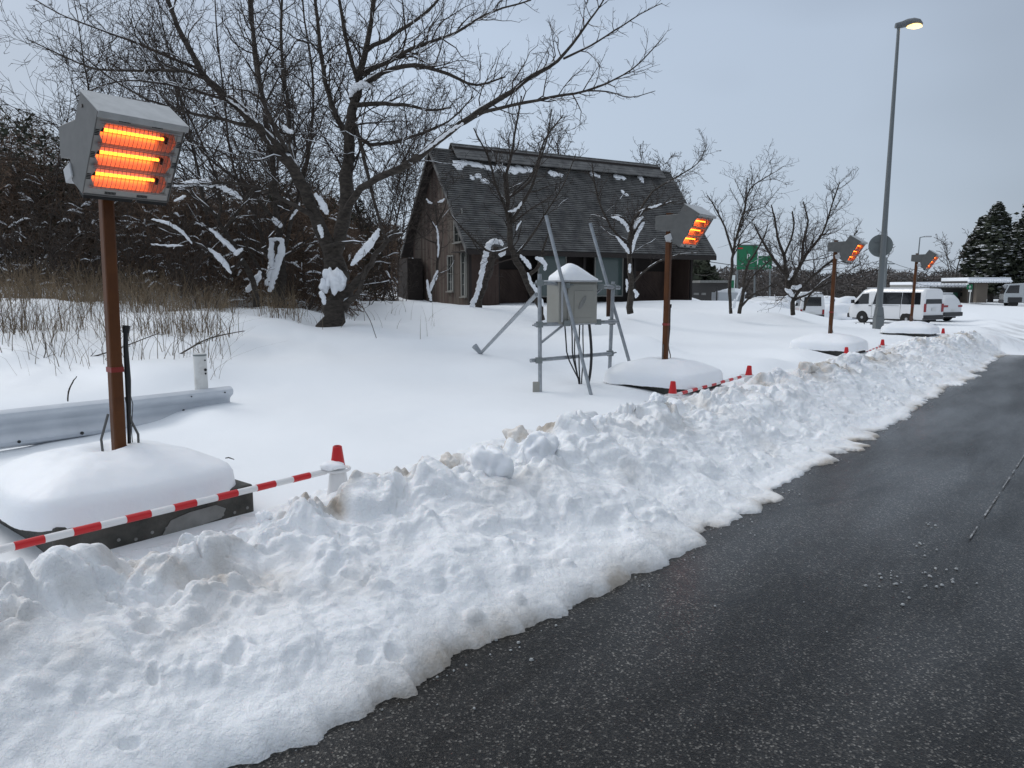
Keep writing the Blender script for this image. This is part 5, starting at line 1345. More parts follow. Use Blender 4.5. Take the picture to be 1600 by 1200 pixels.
o, C1 = twig_mass('thicket', M_thick, [(-300, 622, 21, 27, 62000, tl, -.2), (-250, 560, 16.5, 21, 50000, tl2, -.2)], 61, size=(.42, .020))
tag(o, kind='stuff')
o, C3 = twig_mass('far_thicket', M_thick, [(-400, 645, 36, 46, 42000, dens_top(tl, .5), -.3)], 65, size=(.75, .045)); tag(o, kind='stuff')
te1 = top_by([(-300,170),(0,190),(60,185),(120,215),(170,260),(210,330)])
o, C2 = twig_mass('evergreen_scrub', M_ever, [(-300, 190, 17.5, 23, 12000, te1, .2), (430, 600, 22, 27, 6000, tl, .2)], 62, size=(.16, .06), up=0); tag(o, kind='stuff')
# snow caught on the scrub
rs = np.random.RandomState(8); sel = C1[rs.choice(len(C1), 4500)]; sel = sel[((sel[:, 1] < 17.7) | ((sel[:, 1] > 21) & (sel[:, 1] < 22))) & (sel[:, 2] > .9)][:1000]
sn = []
for c in sel:
    a = rs.uniform(0, 6.3); d = np.array([math.cos(a), math.sin(a) * .6, rs.uniform(-.45, .45)]); L_ = rs.uniform(.12, .5); r = rs.uniform(.008, .028)
    pts = [c + d * L_ * (k / 5 - .5) + np.array([0, 0, .03 * math.sin(k)]) for k in range(6)]; sn.append((np.array(pts), [.002, r * .8, r * rs.uniform(.8, 1.3), r, r * .7, .002]))
o = tubes('scrub_snow', sn, M_snowt, None, 6); tag(o, kind='stuff')
# individual shrubs standing out of the thicket
shl = ['tangled bare shrub at the left picture edge behind the reeds', 'bare shrub with arching stems directly left of the nearest heater pole', 'dark bare shrub right of the nearest heater pole above the reeds',
       'low bare shrub beneath the leaning snow padded tree', 'bare shrub at the foot of the hollow trunk', 'wiry shrub in the gap between the cherry trunk and the house',
       'bare shrub behind the right foot of the cherry tree']
for i, (px, py, D, h, st) in enumerate([(60,462,14.5,2.3,9), (130,470,14,2.2,9), (235,470,14.5,2.4,9), (320,478,14.2,2.0,8), (470,474,15.8,1.7,7), (622,474,21.5,1.6,6), (565,474,18.5,1.7,7)]):
    free_tree('bare_shrub', shl[i], px, py, D, h, .018, 70 + i, spread=1.15, dens=7, stems=st, snow=.5, maxlev=3, group='bare shrubs along the wood edge')

# reeds and dry stalks
def blades(name, m, n, region, seed, hgt, width, lean=.3):
    rs = np.random.RandomState(seed); px = rs.uniform(region[0], region[1], n); D = rs.uniform(region[2], region[3], n)
    x = (px - 800) / F_PX * D
    keep = pn(x * 1.4, D * 1.1, seed) > region[4]
    x, D = x[keep], D[keep]; n = len(x); z = zf(x, D) - .03
    h = rs.uniform(hgt[0], hgt[1], n); a = rs.uniform(0, 6.28, n); ln_ = np.abs(rs.normal(0, lean, n)) + .04
    ax = np.cos(a) * ln_; ay = np.sin(a) * ln_ * .6
    w = rs.uniform(width[0], width[1], n); sd = rs.uniform(0, 3.14, n); sx = np.cos(sd) * w / 2; sy = np.sin(sd) * w / 2
    V = []
    K = 5
    for k in range(K):
        f = k / (K - 1); bx_ = x + ax * h * f ** 1.7; by_ = D + ay * h * f ** 1.7; bz = z + h * (f - .22 * ln_ * f * f)
        ww = (1 - .75 * f)
        V.append(np.stack([bx_ - sx * ww, by_ - sy * ww, bz], 1)); V.append(np.stack([bx_ + sx * ww, by_ + sy * ww, bz], 1))
    V = np.stack(V, 1); Fs = []
    base_i = (np.arange(n) * 2 * K)[:, None]
    for k in range(K - 1): Fs.append(np.stack([base_i[:, 0] + 2 * k, base_i[:, 0] + 2 * k + 1, base_i[:, 0] + 2 * k + 3, base_i[:, 0] + 2 * k + 2], 1))
    o = np_mesh(name, V.reshape(-1, 3), np.concatenate(Fs), m, smooth=False); tag(o, kind='stuff'); return o
blades('bent_stems', M_stalk, 330, (-40, 360, 8.5, 11.0, -.1), 86, (.45, 1.05), (.006, .011), .9)
blades('reed_bed', M_reed, 2800, (-150, 300, 12.4, 15.6, -.12), 81, (.30, .85), (.007, .014), .8)
blades('sparse_reeds', M_reed, 1500, (230, 470, 13.0, 16.0, .0), 85, (.25, .7), (.006, .012), .5)
blades('dry_grass', M_reed, 1300, (-100, 330, 10.2, 12.8, -.05), 82, (.3, .85), (.006, .012), .5)
blades('dry_stalks', M_stalk, 620, (-50, 380, 9.0, 12.0, -.05), 83, (.35, .95), (.007, .013), 1.0)
blades('grass_tufts', M_stalk, 260, (330, 680, 13.0, 19.0, .0), 84, (.2, .55), (.006, .012), .5)
# single bent branches lying over the snow
LIMB_K = .8
def fallen(spec, label, seed, sub=4):
    T = Tree(seed, wig=.12, up=.02, minr=.003); bp = P(*spec[0][:3]); root = empty('fallen_branch', bp); tag(root, label, 'branch')
    pts, rad = px_limb(T, spec); Lm = sum((pts[i + 1] - pts[i]).length for i in range(len(pts) - 1)); T.sprout(pts, rad, 1, 3, [sub, sub, 3], Lm, start=.3, lenf=.3); T.finish(root, bp, snow=0, split=.0)
fallen([(248,574,9.4,1.8),(290,548,9.6,1.6),(330,528,9.8,1.3),(382,517,10,.8)], 'long dark bent branch leaning over the snow right of the nearest heater pole', 91)
fallen([(102,571,9.0,1.1),(135,560,9.2,1.3),(170,550,9.4,1.2),(250,520,9.7,.9)], 'thin dark twig crossing behind the nearest heater pole', 92)
fallen([(75,590,8.8,.9),(68,565,9,.9),(72,545,9.1,.8),(66,520,9.2,.6)], 'crooked dry stem standing alone left of the nearest pole', 93, 3)
fallen([(588,528,12,.7),(578,500,12.4,.7),(566,478,12.8,.6),(560,455,13,.4)], 'thin bowed twig rising from the snow right of the cherry trunk', 94, 2)
fallen([(106,627,7.2,1.2),(107,612,7.2,1.5),(113,598,7.25,1.3),(120,588,7.3,.8)], 'curled dead weed standing behind the guard rail', 95, 14)
fallen([(352,716,5.4,.9),(357,715,5.4,1.3),(366,718,5.4,.6)], 'tiny dark leaf scrap on the snow right of the nearest block', 96, 2)

# ------------------------------------------------------------------ far woods and conifers
def top_c(ys, amp=4):
    xs_ = [a for a, _ in ys]; zs_ = [b for _, b in ys]
    def f(px, D):
        y = np.interp(px, xs_, zs_) + amp * pn(px / 14., D * .0, 7) + amp * .6 * pn(px / 5., D * 0, 8); return EYE + (449 - y) / F_PX * D
    return f
o, _ = twig_mass('distant_woods', M_wood_far, [(980, 1520, 120, 150, 30000, top_c([(980,415),(1100,425),(1180,415),(1240,420),(1290,430),(1350,424),(1450,428),(1520,420)]), -1.5)], 63, size=(1.7, .16)); tag(o, kind='stuff')
o, _ = twig_mass('distant_evergreens', M_ever, [(1070, 1128, 66, 74, 5000, top_c([(1070,402),(1098,408),(1110,420),(1120,438),(1130,449)]), -.5), (1395, 1530, 125, 140, 4000, top_c([(1395,440),(1450,436),(1530,428)]), -1)], 64, size=(.9, .35), up=0); tag(o, kind='stuff')
def conifer(px, py_base, D, py_top, wpx, seed, label, lean=0):
    bp = P(px, py_base, D); bp.z = terrain_base(np.array([bp.x]), np.array([bp.y]))[0]; top = P(px + lean, py_top, D).z; H = top - bp.z; W = wpx * D / F_PX
    root = empty('conifer_tree', bp); tag(root, label, 'tree', 'dark conifers at the right edge')
    q = MB(); q.tube([(0, 0, -.3), (0, 0, H * .5), (0, 0, H * .97)], [.35, .2, .04], 8); q.build('trunk', M_bark2, root, smooth=True)
    rs = np.random.RandomState(seed); V = []; S = []
    nb = 330
    for k in range(nb):
        f = rs.rand() ** .85; z0 = H * (.10 + .88 * f); a = rs.uniform(0, 6.28); Rm = W / 2 * (1.0 - f ** 2.6) * rs.uniform(.5, 1.1) * (1 + .35 * math.sin(a * 2 + f * 9 + seed)) + .3
        nsub = int(16 + 30 * (1 - f))
        for j in range(nsub):
            g = rs.rand() ** .6; r = Rm * g; z = z0 - r * .18 + rs.normal(0, .18) + r * r * .03; aa = a + rs.normal(0, .16)
            c = np.array([r * math.cos(aa), r * math.sin(aa), z]); s = rs.uniform(.16, .42)
            d = rs.normal(0, 1, 3); d[2] *= .5; d /= np.linalg.norm(d); w = np.cross(d, rs.normal(0, 1, 3)); w /= np.linalg.norm(w)
            V += [c - d * s, c + w * s * .45, c + d * s, c - w * s * .45]
            if rs.rand() < .10 and g > .4:
                e = np.array([rs.uniform(.12, .34), rs.uniform(.12, .3)]); zz = .12
                S += [c + [-e[0], -e[1], zz - .08], c + [e[0], -e[1], zz], c + [e[0], e[1], zz + .05], c + [-e[0], e[1], zz]]
    V = np.array(V); o = np_mesh('crown', V, np.arange(len(V)).reshape(-1, 4), M_ever, root, smooth=False); o['kind'] = 'stuff'
    S = np.array(S); o = np_mesh('snow_cover', S, np.arange(len(S)).reshape(-1, 4), M_snowt, root, smooth=False); o['kind'] = 'stuff'
conifer(1548, 460, 92, 316, 66, 101, 'tall pointed dark conifer standing left of the taller one at the right edge')
conifer(1525, 460, 94, 340, 44, 104, 'shorter dark conifer with ragged snowy left side, leftmost of the conifers')
conifer(1612, 460, 90, 290, 84, 102, 'tallest dark conifer cut off by the right picture edge')
conifer(1582, 458, 97, 348, 66, 103, 'low dark conifer filling the gap between the two tall ones')

# ------------------------------------------------------------------ street lamp with round sign
lb = P(1371, 516, 24.0); lamp = empty('street_lamp', lb); tag(lamp, 'tall grey street lamp lit warm yellow with a round sign on its pole', 'street lamp')
Hl = P(1404, 44, 24.0).z - lb.z
lx = P(1404, 44, 24.0).x - lb.x
q = MB(); q.tube([(0, 0, -.4), (lx * .1, 0, Hl * .1), (lx * .5, 0, Hl * .5), (lx, 0, Hl)], [.115, .10, .074, .045], 16); q.build('pole', M_lpole, lamp, smooth=True)
q = MB(); q.box((.0, -.02, .15), (.27, .25, .62)); q.prism([(-.13, -.14, .46), (.13, -.14, .46), (.10, -.11, .75), (-.08, -.11, .75)], (0, .22, 0)); q.build('base_box', M_lpole, lamp, bevel=.02)
q = MB(); hx = lx
vs = []; fs = []
st_ = [(-.10, .06, .10, .0), (.08, .075, .13, .02), (.25, .12, .15, .07), (.45, .14, .15, .10), (.62, .12, .12, .10), (.72, .05, .05, .07)]
for x_, wy, hz, up_ in st_:
    for k in range(10):
        a = 2 * math.pi * k / 10; vs.append(Vector((hx + x_, wy * math.cos(a), Hl + .05 + up_ + hz * (math.sin(a) if math.sin(a) > 0 else .55 * math.sin(a)))))
for i in range(5):
    for k in range(10):
        a = i * 10 + k; b2 = i * 10 + (k + 1) % 10; fs.append((a, a + 10, b2 + 10, b2))
fs += [tuple(range(10)), tuple(range(50, 60))[::-1]]
q.add(vs, fs); hd2 = q.build('lamp_head', M_lhead, lamp, smooth=True)
q = MB(); me = lump_mesh(1, 1, 1, 0.0, 3); me.materials.append(M_lamp); o = bpy.data.objects.new('lens', me); COL.objects.link(o); o.parent = lamp; o.location = (hx + .47, 0, Hl + .075); o.scale = (.24, .13, .085)
sg_p = P(1376, 384, 24.15); sg_ = empty('round_sign', sg_p); tag(sg_, 'round road sign seen from its dark back, clamped to the street lamp pole', 'road sign')
sg_.rotation_euler = (0, 0, R(-18))
q = MB(); q.lathe([(.36, -.008), (.36, .008)], 36); Mr = Matrix.Rotation(R(90), 4, 'X'); q.build('disc', M_signb, sg_, M=Mr)
for z_ in (.14, -.14):
    q = MB(); q.box((0, -.03, z_), (.42, .03, .05)); q.build('stiffener', M_lpole, sg_)
q = MB(); q.box((.01, -.05, 0), (.09, .05, .36)); q.build('clamp', M_lpole, sg_)

# second, far lamp
fb = P(1429, 452, 85.0); fl = empty('street_lamp', fb); tag(fl, 'small distant street lamp with short arm behind the farthest heater', 'street lamp')
Hf = P(1432, 371, 85).z - fb.z
q = MB(); q.tube([(0, 0, -2), (.2, 0, Hf)], [.10, .06], 8); q.tube([(.2, 0, Hf), (.9, 0, Hf + .12)], .05, 6); q.build('pole', M_lpole, fl)
q = MB(); q.box((1.1, 0, Hf + .1), (.7, .3, .14)); q.build('lamp_head', M_gmet2, fl)
def utility_pole(px, py, D, pyt, lab):
    b = P(px, py, D); o = empty('utility_pole', b); tag(o, lab, 'utility pole'); H = P(px, pyt, D).z - b.z
    q = MB(); q.tube([(0, 0, -2), (0, 0, H)], [.16, .10], 8); q.build('pole', M_lpole, o)
    q = MB(); q.box((0, 0, H - .6), (1.6, .1, .1)); q.build('cross_arm', M_signb, o)
    return P(px, pyt + 3, D)
u1 = utility_pole(1382, 452, 70, 402, 'grey utility pole right behind the street lamp pole'); u2 = utility_pole(1518, 452, 100, 408, 'utility pole before the dark conifers carrying the wires')
u0 = P(1090, 403, 60)
def wire(a, b, sag, r, lab):
    pts = [a.lerp(b, k / 14) - Vector((0, 0, sag * 4 * (k / 14) * (1 - k / 14))) for k in range(15)]
    base_ = a.copy(); q = MB(); q.tube([p - base_ for p in pts], r, 5); o = q.build('overhead_wire', M_black); o.location = base_; tag(o, lab, 'wire', 'overhead wires over the car park')
wire(u1, u2, 1.2, .022, 'upper overhead wire from the pole by the street lamp to the conifers')
wire(u1 - Vector((0, 0, .8)), u2 - Vector((0, 0, 1.6)), 1.6, .022, 'lower overhead wire from the pole by the street lamp to the conifers')
wire(P(1108, 409, 38), u1, .7, .02, 'overhead wire running from the house eave past the round tree')
wire(P(1085, 428, 38), P(1140, 413, 36), .25, .015, 'short wire hanging from the house eave to the twin stemmed tree')
wire(P(1345, 410, 68), P(1480, 404, 90), 1.0, .02, 'thin overhead wire above the white van roof')

# ------------------------------------------------------------------ road sign
sb = P(1178, 470, 60.0); rs_ = empty('highway_sign', sb); tag(rs_, 'green stepped highway sign with white parking P, seen behind the twin stemmed tree', 'road sign')
def q2(px, py, D=60.0): return P(px, py, D) - sb
for name, (x0, y0, x1, y1) in (('left_panel', (1151, 384, 1184, 421)), ('right_panel', (1184.4, 400, 1206.5, 421))):
    a = q2(x0, y1); b2 = q2(x1, y0); q = MB(); q.box(((a.x + b2.x) / 2, 0, (a.z + b2.z) / 2), (b2.x - a.x, .08, b2.z - a.z)); q.build(name, M_sign, rs_)
for px in (1153, 1180, 1204):
    q = MB(); q.tube([q2(px, 470) + Vector((0, .1, -1)), q2(px, 386 if px < 1200 else 383) + Vector((0, .1, 0))], .07, 8); q.build('post', M_lpole, rs_)
q = MB(); q.tube([q2(1153, 383) + Vector((0, .1, 0)), q2(1206, 383) + Vector((0, .1, 0))], .06, 6); q.build('cross_bar', M_signb, rs_)
a = q2(1154, 388); q = MB(); q.box((a.x + .12, -.05, a.z), (.40, .04, .10)); q.build('red_tag', M_cred, rs_)
def text(body, size, loc, m, parent, rot=(R(90), 0, 0), name='lettering', ext=.01):
    cu = bpy.data.curves.new(name, 'FONT'); cu.body = body; cu.size = size; cu.extrude = ext; cu.align_x = 'CENTER'; cu.align_y = 'CENTER'
    tmp = bpy.data.objects.new('tmp', cu); COL.objects.link(tmp)
    dg = bpy.context.evaluated_depsgraph_get(); me = bpy.data.meshes.new_from_object(tmp.evaluated_get(dg)); bpy.data.objects.remove(tmp)
    me.name = name; me.materials.clear(); me.materials.append(m); o = bpy.data.objects.new(name, me); COL.objects.link(o)
    o.parent = parent; o.location = loc; o.rotation_euler = rot; return o
c = q2(1169, 401); text('P', .55, (c.x, -.06, c.z), M_signw, rs_)
rs5 = random.Random(12)
strk = MB()
for cx, cy, n in ((1193, 409, 2), (1188, 416, 4), (1160, 412, 1)):   # small characters too far to read: short strokes
    for k in range(n):
        c = q2(cx + k * 4.2, cy)
        for s5 in range(4):
            if s5 % 2: strk.box((c.x + rs5.uniform(-.06, .06), -.055, c.z + rs5.uniform(-.08, .08)), (.14, .02, .022))
            else: strk.box((c.x + rs5.uniform(-.05, .05), -.055, c.z + rs5.uniform(-.03, .03)), (.022, .02, .15))
k_ = strk.build('small_lettering', M_signw, rs_); k_['kind'] = 'stuff'

# ------------------------------------------------------------------ vehicles
def lerp_tab(tab, x):
    xs_ = [r[0] for r in tab]; return [float(np.interp(x, xs_, [r[k] for r in tab])) for k in range(1, len(tab[0]))]
def make_vehicle(name, tab, Wd, wheels, wr, sidewins, paint, rear_win, wind, tail, plate_z, rear_x, bumper=True, extra=None):
    """tab rows: x, z_bottom, z_belt, z_roof, w_low, w_belt, w_roof (half widths); x forward, rear at 0"""
    root = empty(name, (0, 0, 0)); NS = 60; x0, x1 = tab[0][0], tab[-1][0]
    def sec(x):
        zb, zm, zr, wl, wm, wr_ = lerp_tab(tab, x); return [(wl * .93, zb), (wl, zb + .12), (wl * 1.005, (zb + zm) / 2), (wm, zm), ((wm * .35 + wr_ * .65), zm + (zr - zm) * .62), (wr_, zr - (zr - zm) * .14), (wr_ * .86, zr - .015), (wr_ * .45, zr), (0, zr + .008)]
    V = []; xs_ = [x0 + (x1 - x0) * i / (NS - 1) for i in range(NS)]; m = 9
    for x in xs_:
        s_ = sec(x)
        ring = [(x, w, z) for w, z in s_] + [(x, -w, z) for w, z in reversed(s_[:-1])]
        V += ring
    n = len(V) // NS; Fs = []
    for i in range(NS - 1):
        for k in range(n - 1): a = i * n + k; Fs.append((a, a + 1, a + n + 1, a + n))
        Fs.append((i * n + n - 1, i * n, i * n + n, i * n + n + n - 1))
    Fs += [tuple(range(n))[::-1], tuple((NS - 1) * n + k for k in range(n))]
    q = MB(); q.v = V; q.f = [tuple(reversed(f)) for f in Fs]; q.build('body', paint, root, smooth=True)
    def side_y(x, z):
        s_ = sec(x); return float(np.interp(z, [a[1] for a in s_[:7]], [a[0] for a in s_[:7]]))
    for sgn in (1, -1):
        for poly in sidewins:       # window quads as (x, z) corner lists: bottom-rear, bottom-front, top-front, top-rear
            q = MB(); k = 6; vs = []
            (bx0, bz0), (bx1, bz1), (tx1, tz1), (tx0, tz0) = poly
            for i in range(k + 1):
                f = i / k
                for j in range(4):
                    g = j / 3
                    xb = bx0 + (bx1 - bx0) * f; zb = bz0 + (bz1 - bz0) * f; xt = tx0 + (tx1 - tx0) * f; zt_ = tz0 + (tz1 - tz0) * f
                    x = xb + (xt - xb) * g; z = zb + (zt_ - zb) * g; vs.append(Vector((x, sgn * (side_y(x, z) + .012), z)))
            fs = [(i * 4 + j, (i + 1) * 4 + j, (i + 1) * 4 + j + 1, i * 4 + j + 1) for i in range(k) for j in range(3)]
            if sgn > 0: fs = [tuple(reversed(f)) for f in fs]
            q.add(vs, fs); q.build('side_window', M_cglass, root, smooth=True)
        for wx in wheels:
            arch = MB(); pts = [(wx + (wr * 1.18) * math.cos(a), sgn * (Wd / 2 + .003), wr + (wr * 1.18) * math.sin(a)) for a in [k * math.pi / 12 for k in range(13)]] + [(wx - wr * 1.18, sgn * (Wd / 2 + .003), .2), (wx + wr * 1.18, sgn * (Wd / 2 + .003), .2)]
            arch.prism(pts, (0, -sgn * .25, 0)); arch.build('wheel_arch', M_slot, root)
            wq = empty('wheel', (wx, sgn * (Wd / 2 - .09), wr)); wq.parent = root
            t_ = MB(); t_.lathe([(wr * .62, -.10), (wr * .95, -.105), (wr, -.07), (wr, .07), (wr * .95, .105), (wr * .62, .10)], 24); t_.build('tyre', M_tyre, wq, smooth=True, M=Matrix.Rotation(R(90), 4, 'X'))
            t_ = MB(); t_.lathe([(wr * .62, -.06), (wr * .60, .06)], 20); t_.lathe([(wr * .25, -.108), (wr * .2, .108)], 12)
            for k in range(5):
                a = k * 2 * math.pi / 5; t_.box((math.cos(a) * wr * .4, math.sin(a) * wr * .4, 0), (wr * .42, wr * .13, .19), Matrix.Rotation(a, 3, 'Z'))
            t_.build('rim', M_rim, wq, M=Matrix.Rotation(R(90), 4, 'X'))
        y0, y1, z0, z1 = tail
        q = MB(); q.box((rear_x(.5 * (z0 + z1)) + .02, sgn * (y0 + y1) / 2, (z0 + z1) / 2), (.12, abs(y1 - y0), z1 - z0)); q.build('tail_light', M_tail, root, bevel=.01)
        hx = x1 - .10; q = MB(); q.box((hx, sgn * (Wd / 2 - .2), tab[-1][2] * .8), (.16, .26, .16)); q.build('headlight', M_plate, root, bevel=.02)
        mi = MB(); mi.box((wind[0] - .1, sgn * (Wd / 2 + .10), wind[2] + .12), (.12, .18, .20)); mi.tube([(wind[0] - .1, sgn * (Wd / 2 - .1), wind[2] + .05), (wind[0] - .1, sgn * (Wd / 2 + .05), wind[2] + .08)], .02, 6); mi.build('mirror', M_card, root, bevel=.02)
    # rear window, windscreen
    y_, z0, z1 = rear_win; q = MB(); vs = []
    for z in (z0, z1):
        for sg in (-1, 1): vs.append(Vector((rear_x(z) - .012, sg * y_ * (1 if z == z0 else .93), z)))
    q.add(vs, [(0, 1, 3, 2)]); q.v += [(a + .03, b, c) for a, b, c in q.v[:4]]; q.f += [(6, 7, 5, 4), (1, 0, 4, 5), (2, 3, 7, 6), (0, 2, 6, 4), (3, 1, 5, 7)]; q.build('rear_window', M_cglass, root)
    wx0, wx1, wz0, wz1, wy_ = wind; q = MB()
    q.add([(wx0, -wy_, wz0), (wx0, wy_, wz0), (wx1, wy_ * .9, wz1), (wx1, -wy_ * .9, wz1)], [(0, 1, 2, 3)]); q.v += [(a - .05, b, c - .02) for a, b, c in q.v[:4]]; q.f += [(7, 6, 5, 4), (0, 4, 5, 1), (2, 6, 7, 3)]; q.build('windscreen', M_cglass, root)
    q = MB(); q.box((rear_x(plate_z) - .02, 0, plate_z), (.02, .34, .17)); q.build('number_plate', M_plate, root)
    q = MB(); q.box((.0, 0, tab[0][1] + .13), (.16, Wd * .97, .24)); q.build('rear_bumper', M_card if bumper else paint, root, bevel=.04)
    q = MB(); q.box((x1 - .05, 0, tab[-1][1] + .12), (.16, Wd * .95, .26)); q.build('front_bumper', M_card, root, bevel=.04)
    q = MB(); q.box(((x0 + x1) / 2, 0, .27), (x1 - x0 - .5, Wd * .8, .12)); q.build('underbody', M_slot, root)
    return root
def place(o, rear_left, head):
    """rear-left bottom corner at the point, heading unit vector"""
    o.location = rear_left; o.rotation_euler = (0, 0, math.atan2(head.y, head.x))
def shift_children(root, dy):
    for c in root.children: c.location.y += dy
HD = Vector((-.454, .891, 0)).normalized()
van_tab = [(0, .30, 1.08, 1.90, .83, .83, .70), (.06, .30, 1.08, 1.97, .845, .84, .73), (1.0, .30, 1.08, 1.98, .845, .84, .74), (3.4, .28, 1.06, 1.98, .845, .84, .74), (3.85, .28, 1.04, 1.90, .84, .83, .70), (4.35, .28, 1.02, 1.42, .83, .81, .66), (4.62, .28, .98, 1.08, .80, .76, .62), (4.75, .30, .80, .92, .74, .70, .55)]
sw = [((.20, 1.12), (1.30, 1.12), (1.30, 1.76), (.26, 1.76)), ((1.33, 1.12), (3.08, 1.08), (2.94, 1.76), (1.33, 1.76)), ((3.34, 1.10), (4.35, 1.06), (3.86, 1.66), (3.40, 1.70))]
van = make_vehicle('passenger_van', van_tab, 1.69, (.95, 3.72), .32, sw, M_carw, (.68, 1.16, 1.76), (4.42, 3.86, 1.10, 1.84, .68), (.66, .82, .72, 1.16), .86, lambda z: 0.0 - .005 + (.04 if z > 1.3 else 0))
R0 = P(1441, 509, 39.6); van.location = R0 + Vector((HD.y, -HD.x, 0)) * .845; van.rotation_euler = (0, 0, math.atan2(HD.y, HD.x))
tag(van, 'white passenger van with dark tinted windows parked side on behind the street lamp pole', 'van')
q = MB(); q.box((2.2, .852, 1.03), (1.5, .01, .025)); q.build('door_rail', M_cars, van); q = MB(); q.box((3.25, .856, 1.0), (.14, .03, .04)); q.build('door_handle', M_card, van)
q = MB(); q.box((2.85, .856, .98), (.05, .03, .10)); q.build('door_handle', M_card, van)
for xx in (1.35, 3.12):
    q = MB(); q.box((xx, .849, .78), (.012, .006, .85)); q.build('door_gap', M_card, van)
q = MB(); q.box((2.2, 0, 1.995), (3.0, 1.2, .03)); q.build('roof_snow', M_snowt, van, bevel=.01)
suv_tab = [(0, .32, .95, 1.02, .82, .80, .60), (.08, .30, 1.0, 1.35, .88, .84, .62), (.35, .28, 1.02, 1.60, .91, .87, .66), (1.2, .26, 1.02, 1.66, .91, .88, .68), (2.4, .26, .99, 1.64, .91, .88, .68), (3.1, .26, .97, 1.30, .91, .86, .64), (3.5, .26, .94, 1.06, .90, .84, .60), (4.3, .28, .80, .92, .84, .76, .5), (4.5, .3, .66, .74, .72, .66, .4)]
sw2 = [((.45, 1.08), (1.4, 1.06), (1.4, 1.46), (.75, 1.46)), ((1.48, 1.06), (2.95, 1.03), (2.5, 1.46), (1.48, 1.48))]
suv = make_vehicle('white_suv', suv_tab, 1.82, (.85, 3.55), .34, sw2, M_carw, (.62, 1.08, 1.46), (3.35, 2.55, 1.08, 1.56, .66), (.48, .86, .86, .98), .66, lambda z: .02 if z < 1.05 else .10 + (z - 1.05) * .45)
R1 = P(1484, 503, 43.5); suv.location = R1 + Vector((HD.y, -HD.x, 0)) * .2; suv.rotation_euler = (0, 0, math.atan2(HD.y, HD.x)); tag(suv, 'white sport utility car seen from behind, half hidden by the passenger van', 'car')
q = MB(); q.box((1.3, 0, 1.67), (1.8, 1.1, .05)); q.build('roof_snow', M_snowt, suv, bevel=.02)
HK = Vector((.25, .97, 0)).normalized()
kei_tab = [(0, .28, 1.0, 1.74, .70, .70, .58), (.06, .28, 1.0, 1.84, .735, .73, .62), (2.2, .28, .98, 1.86, .735, .73, .63), (2.9, .28, .95, 1.40, .73, .70, .6), (3.3, .3, .80, .92, .70, .66, .5)]
kei = make_vehicle('white_minivan', kei_tab, 1.47, (.6, 2.8), .27, [((.15, 1.04), (1.2, 1.03), (1.2, 1.6), (.2, 1.6)), ((1.3, 1.03), (2.5, 1.0), (2.2, 1.58), (1.3, 1.6))], M_carw, (.52, 1.06, 1.62), (2.85, 2.3, 1.0, 1.7, .58), (.58, .70, .55, .85), .60, lambda z: 0.0)
kb = P(1268, 505, 46.0); kei.location = kb; kei.rotation_euler = (0, 0, math.atan2(HK.y, HK.x)); tag(kei, 'white boxy minivan seen from behind through the branches of the round tree', 'van')
q = MB(); q.box((1.2, 0, 1.88), (1.9, 1.1, .08)); q.build('roof_snow', M_snowt, kei, bevel=.03)
silver = copy_tree(suv); sbp = P(1236, 503, 50.0); sbp.z -= .0; silver.location = sbp; silver.rotation_euler = (0, 0, R(150)); tag(silver, 'pale car with snow on its roof, left of the white minivan behind the round tree', 'car')
# snow ridge hiding the lower half of these cars is part of the field: piles beside them
for i, (px, py, D, r, sx) in enumerate([(1180, 480, 44, 1.0, 2.2), (1195, 484, 42, .8, 2.0), (1308, 488, 52, 1.2, 1.8), (1298, 480, 60, 1.5, 1.6), (1222, 490, 40, .6, 2.0), (1480, 476, 70, .6, 1.2)]):
    me = lump_mesh(200 + i, r, .8, .35, 4); me.materials.append(M_snowc); o = bpy.data.objects.new('snow_pile', me); COL.objects.link(o); o.location = P(px, py, D) - Vector((0, 0, r * .3)); o.scale = (sx, 1, 1)
    tag(o, ['lumpy cleared snow pile right of the twin stemmed tree', 'rough snow pile in front of the parked cars by the round tree', 'smooth snow pile between the minivan and the passenger van', 'tall snow pile behind the third heater pole', 'low snow pile left of the round tree trunk', 'snow pile in front of the shelter posts'][i], 'snow pile')

# truck at the right edge
tb_ = P(1567, 481, 74.0); tk = empty('flatbed_truck', tb_); tag(tk, 'dark cab flatbed truck with snowy load bed at the right picture edge', 'truck')
tk.rotation_euler = (0, 0, R(-22))
q = MB(); q.prism([(0, 0, .5), (0, 0, 1.35), (.35, 0, 2.35), (1.75, 0, 2.45), (1.75, 0, .5)], (0, 2.0, 0)); q.build('cab', M_cars, tk, bevel=.06)
q = MB(); q.prism([(.10, -.01, 1.45), (.42, -.01, 2.2), (1.25, -.01, 2.25), (1.25, -.01, 1.45)], (0, .02, 0)); q.build('side_window', M_cglass, tk)
q = MB(); q.prism([(-.02, .12, 1.40), (-.02, 1.88, 1.40), (.33, 1.8, 2.28), (.33, .2, 2.28)], (-.02, 0, 0)); q.build('windscreen', M_cglass, tk)
q = MB(); q.box((.02, 1.0, .62), (.14, 1.95, .35)); q.build('bumper', M_card, tk); q = MB(); q.box((.95, -.02, .8), (1.2, .03, .5)); q.build('door_panel', M_card, tk)
q = MB(); q.box((4.0, 1.0, .75), (4.6, 1.7, .25)); q.build('chassis', M_card, tk)
q = MB(); q.box((4.1, 1.0, 1.15), (4.5, 2.1, .5)); q.build('load_bed', M_gmet2, tk)
q = MB(); q.box((4.1, 1.0, 1.45), (4.3, 1.9, .14)); q.build('load_snow', M_snowt, tk, bevel=.05)
q = MB(); q.box((2.2, 1.0, 1.9), (.12, 2.0, 1.3)); q.build('head_board', M_card, tk)
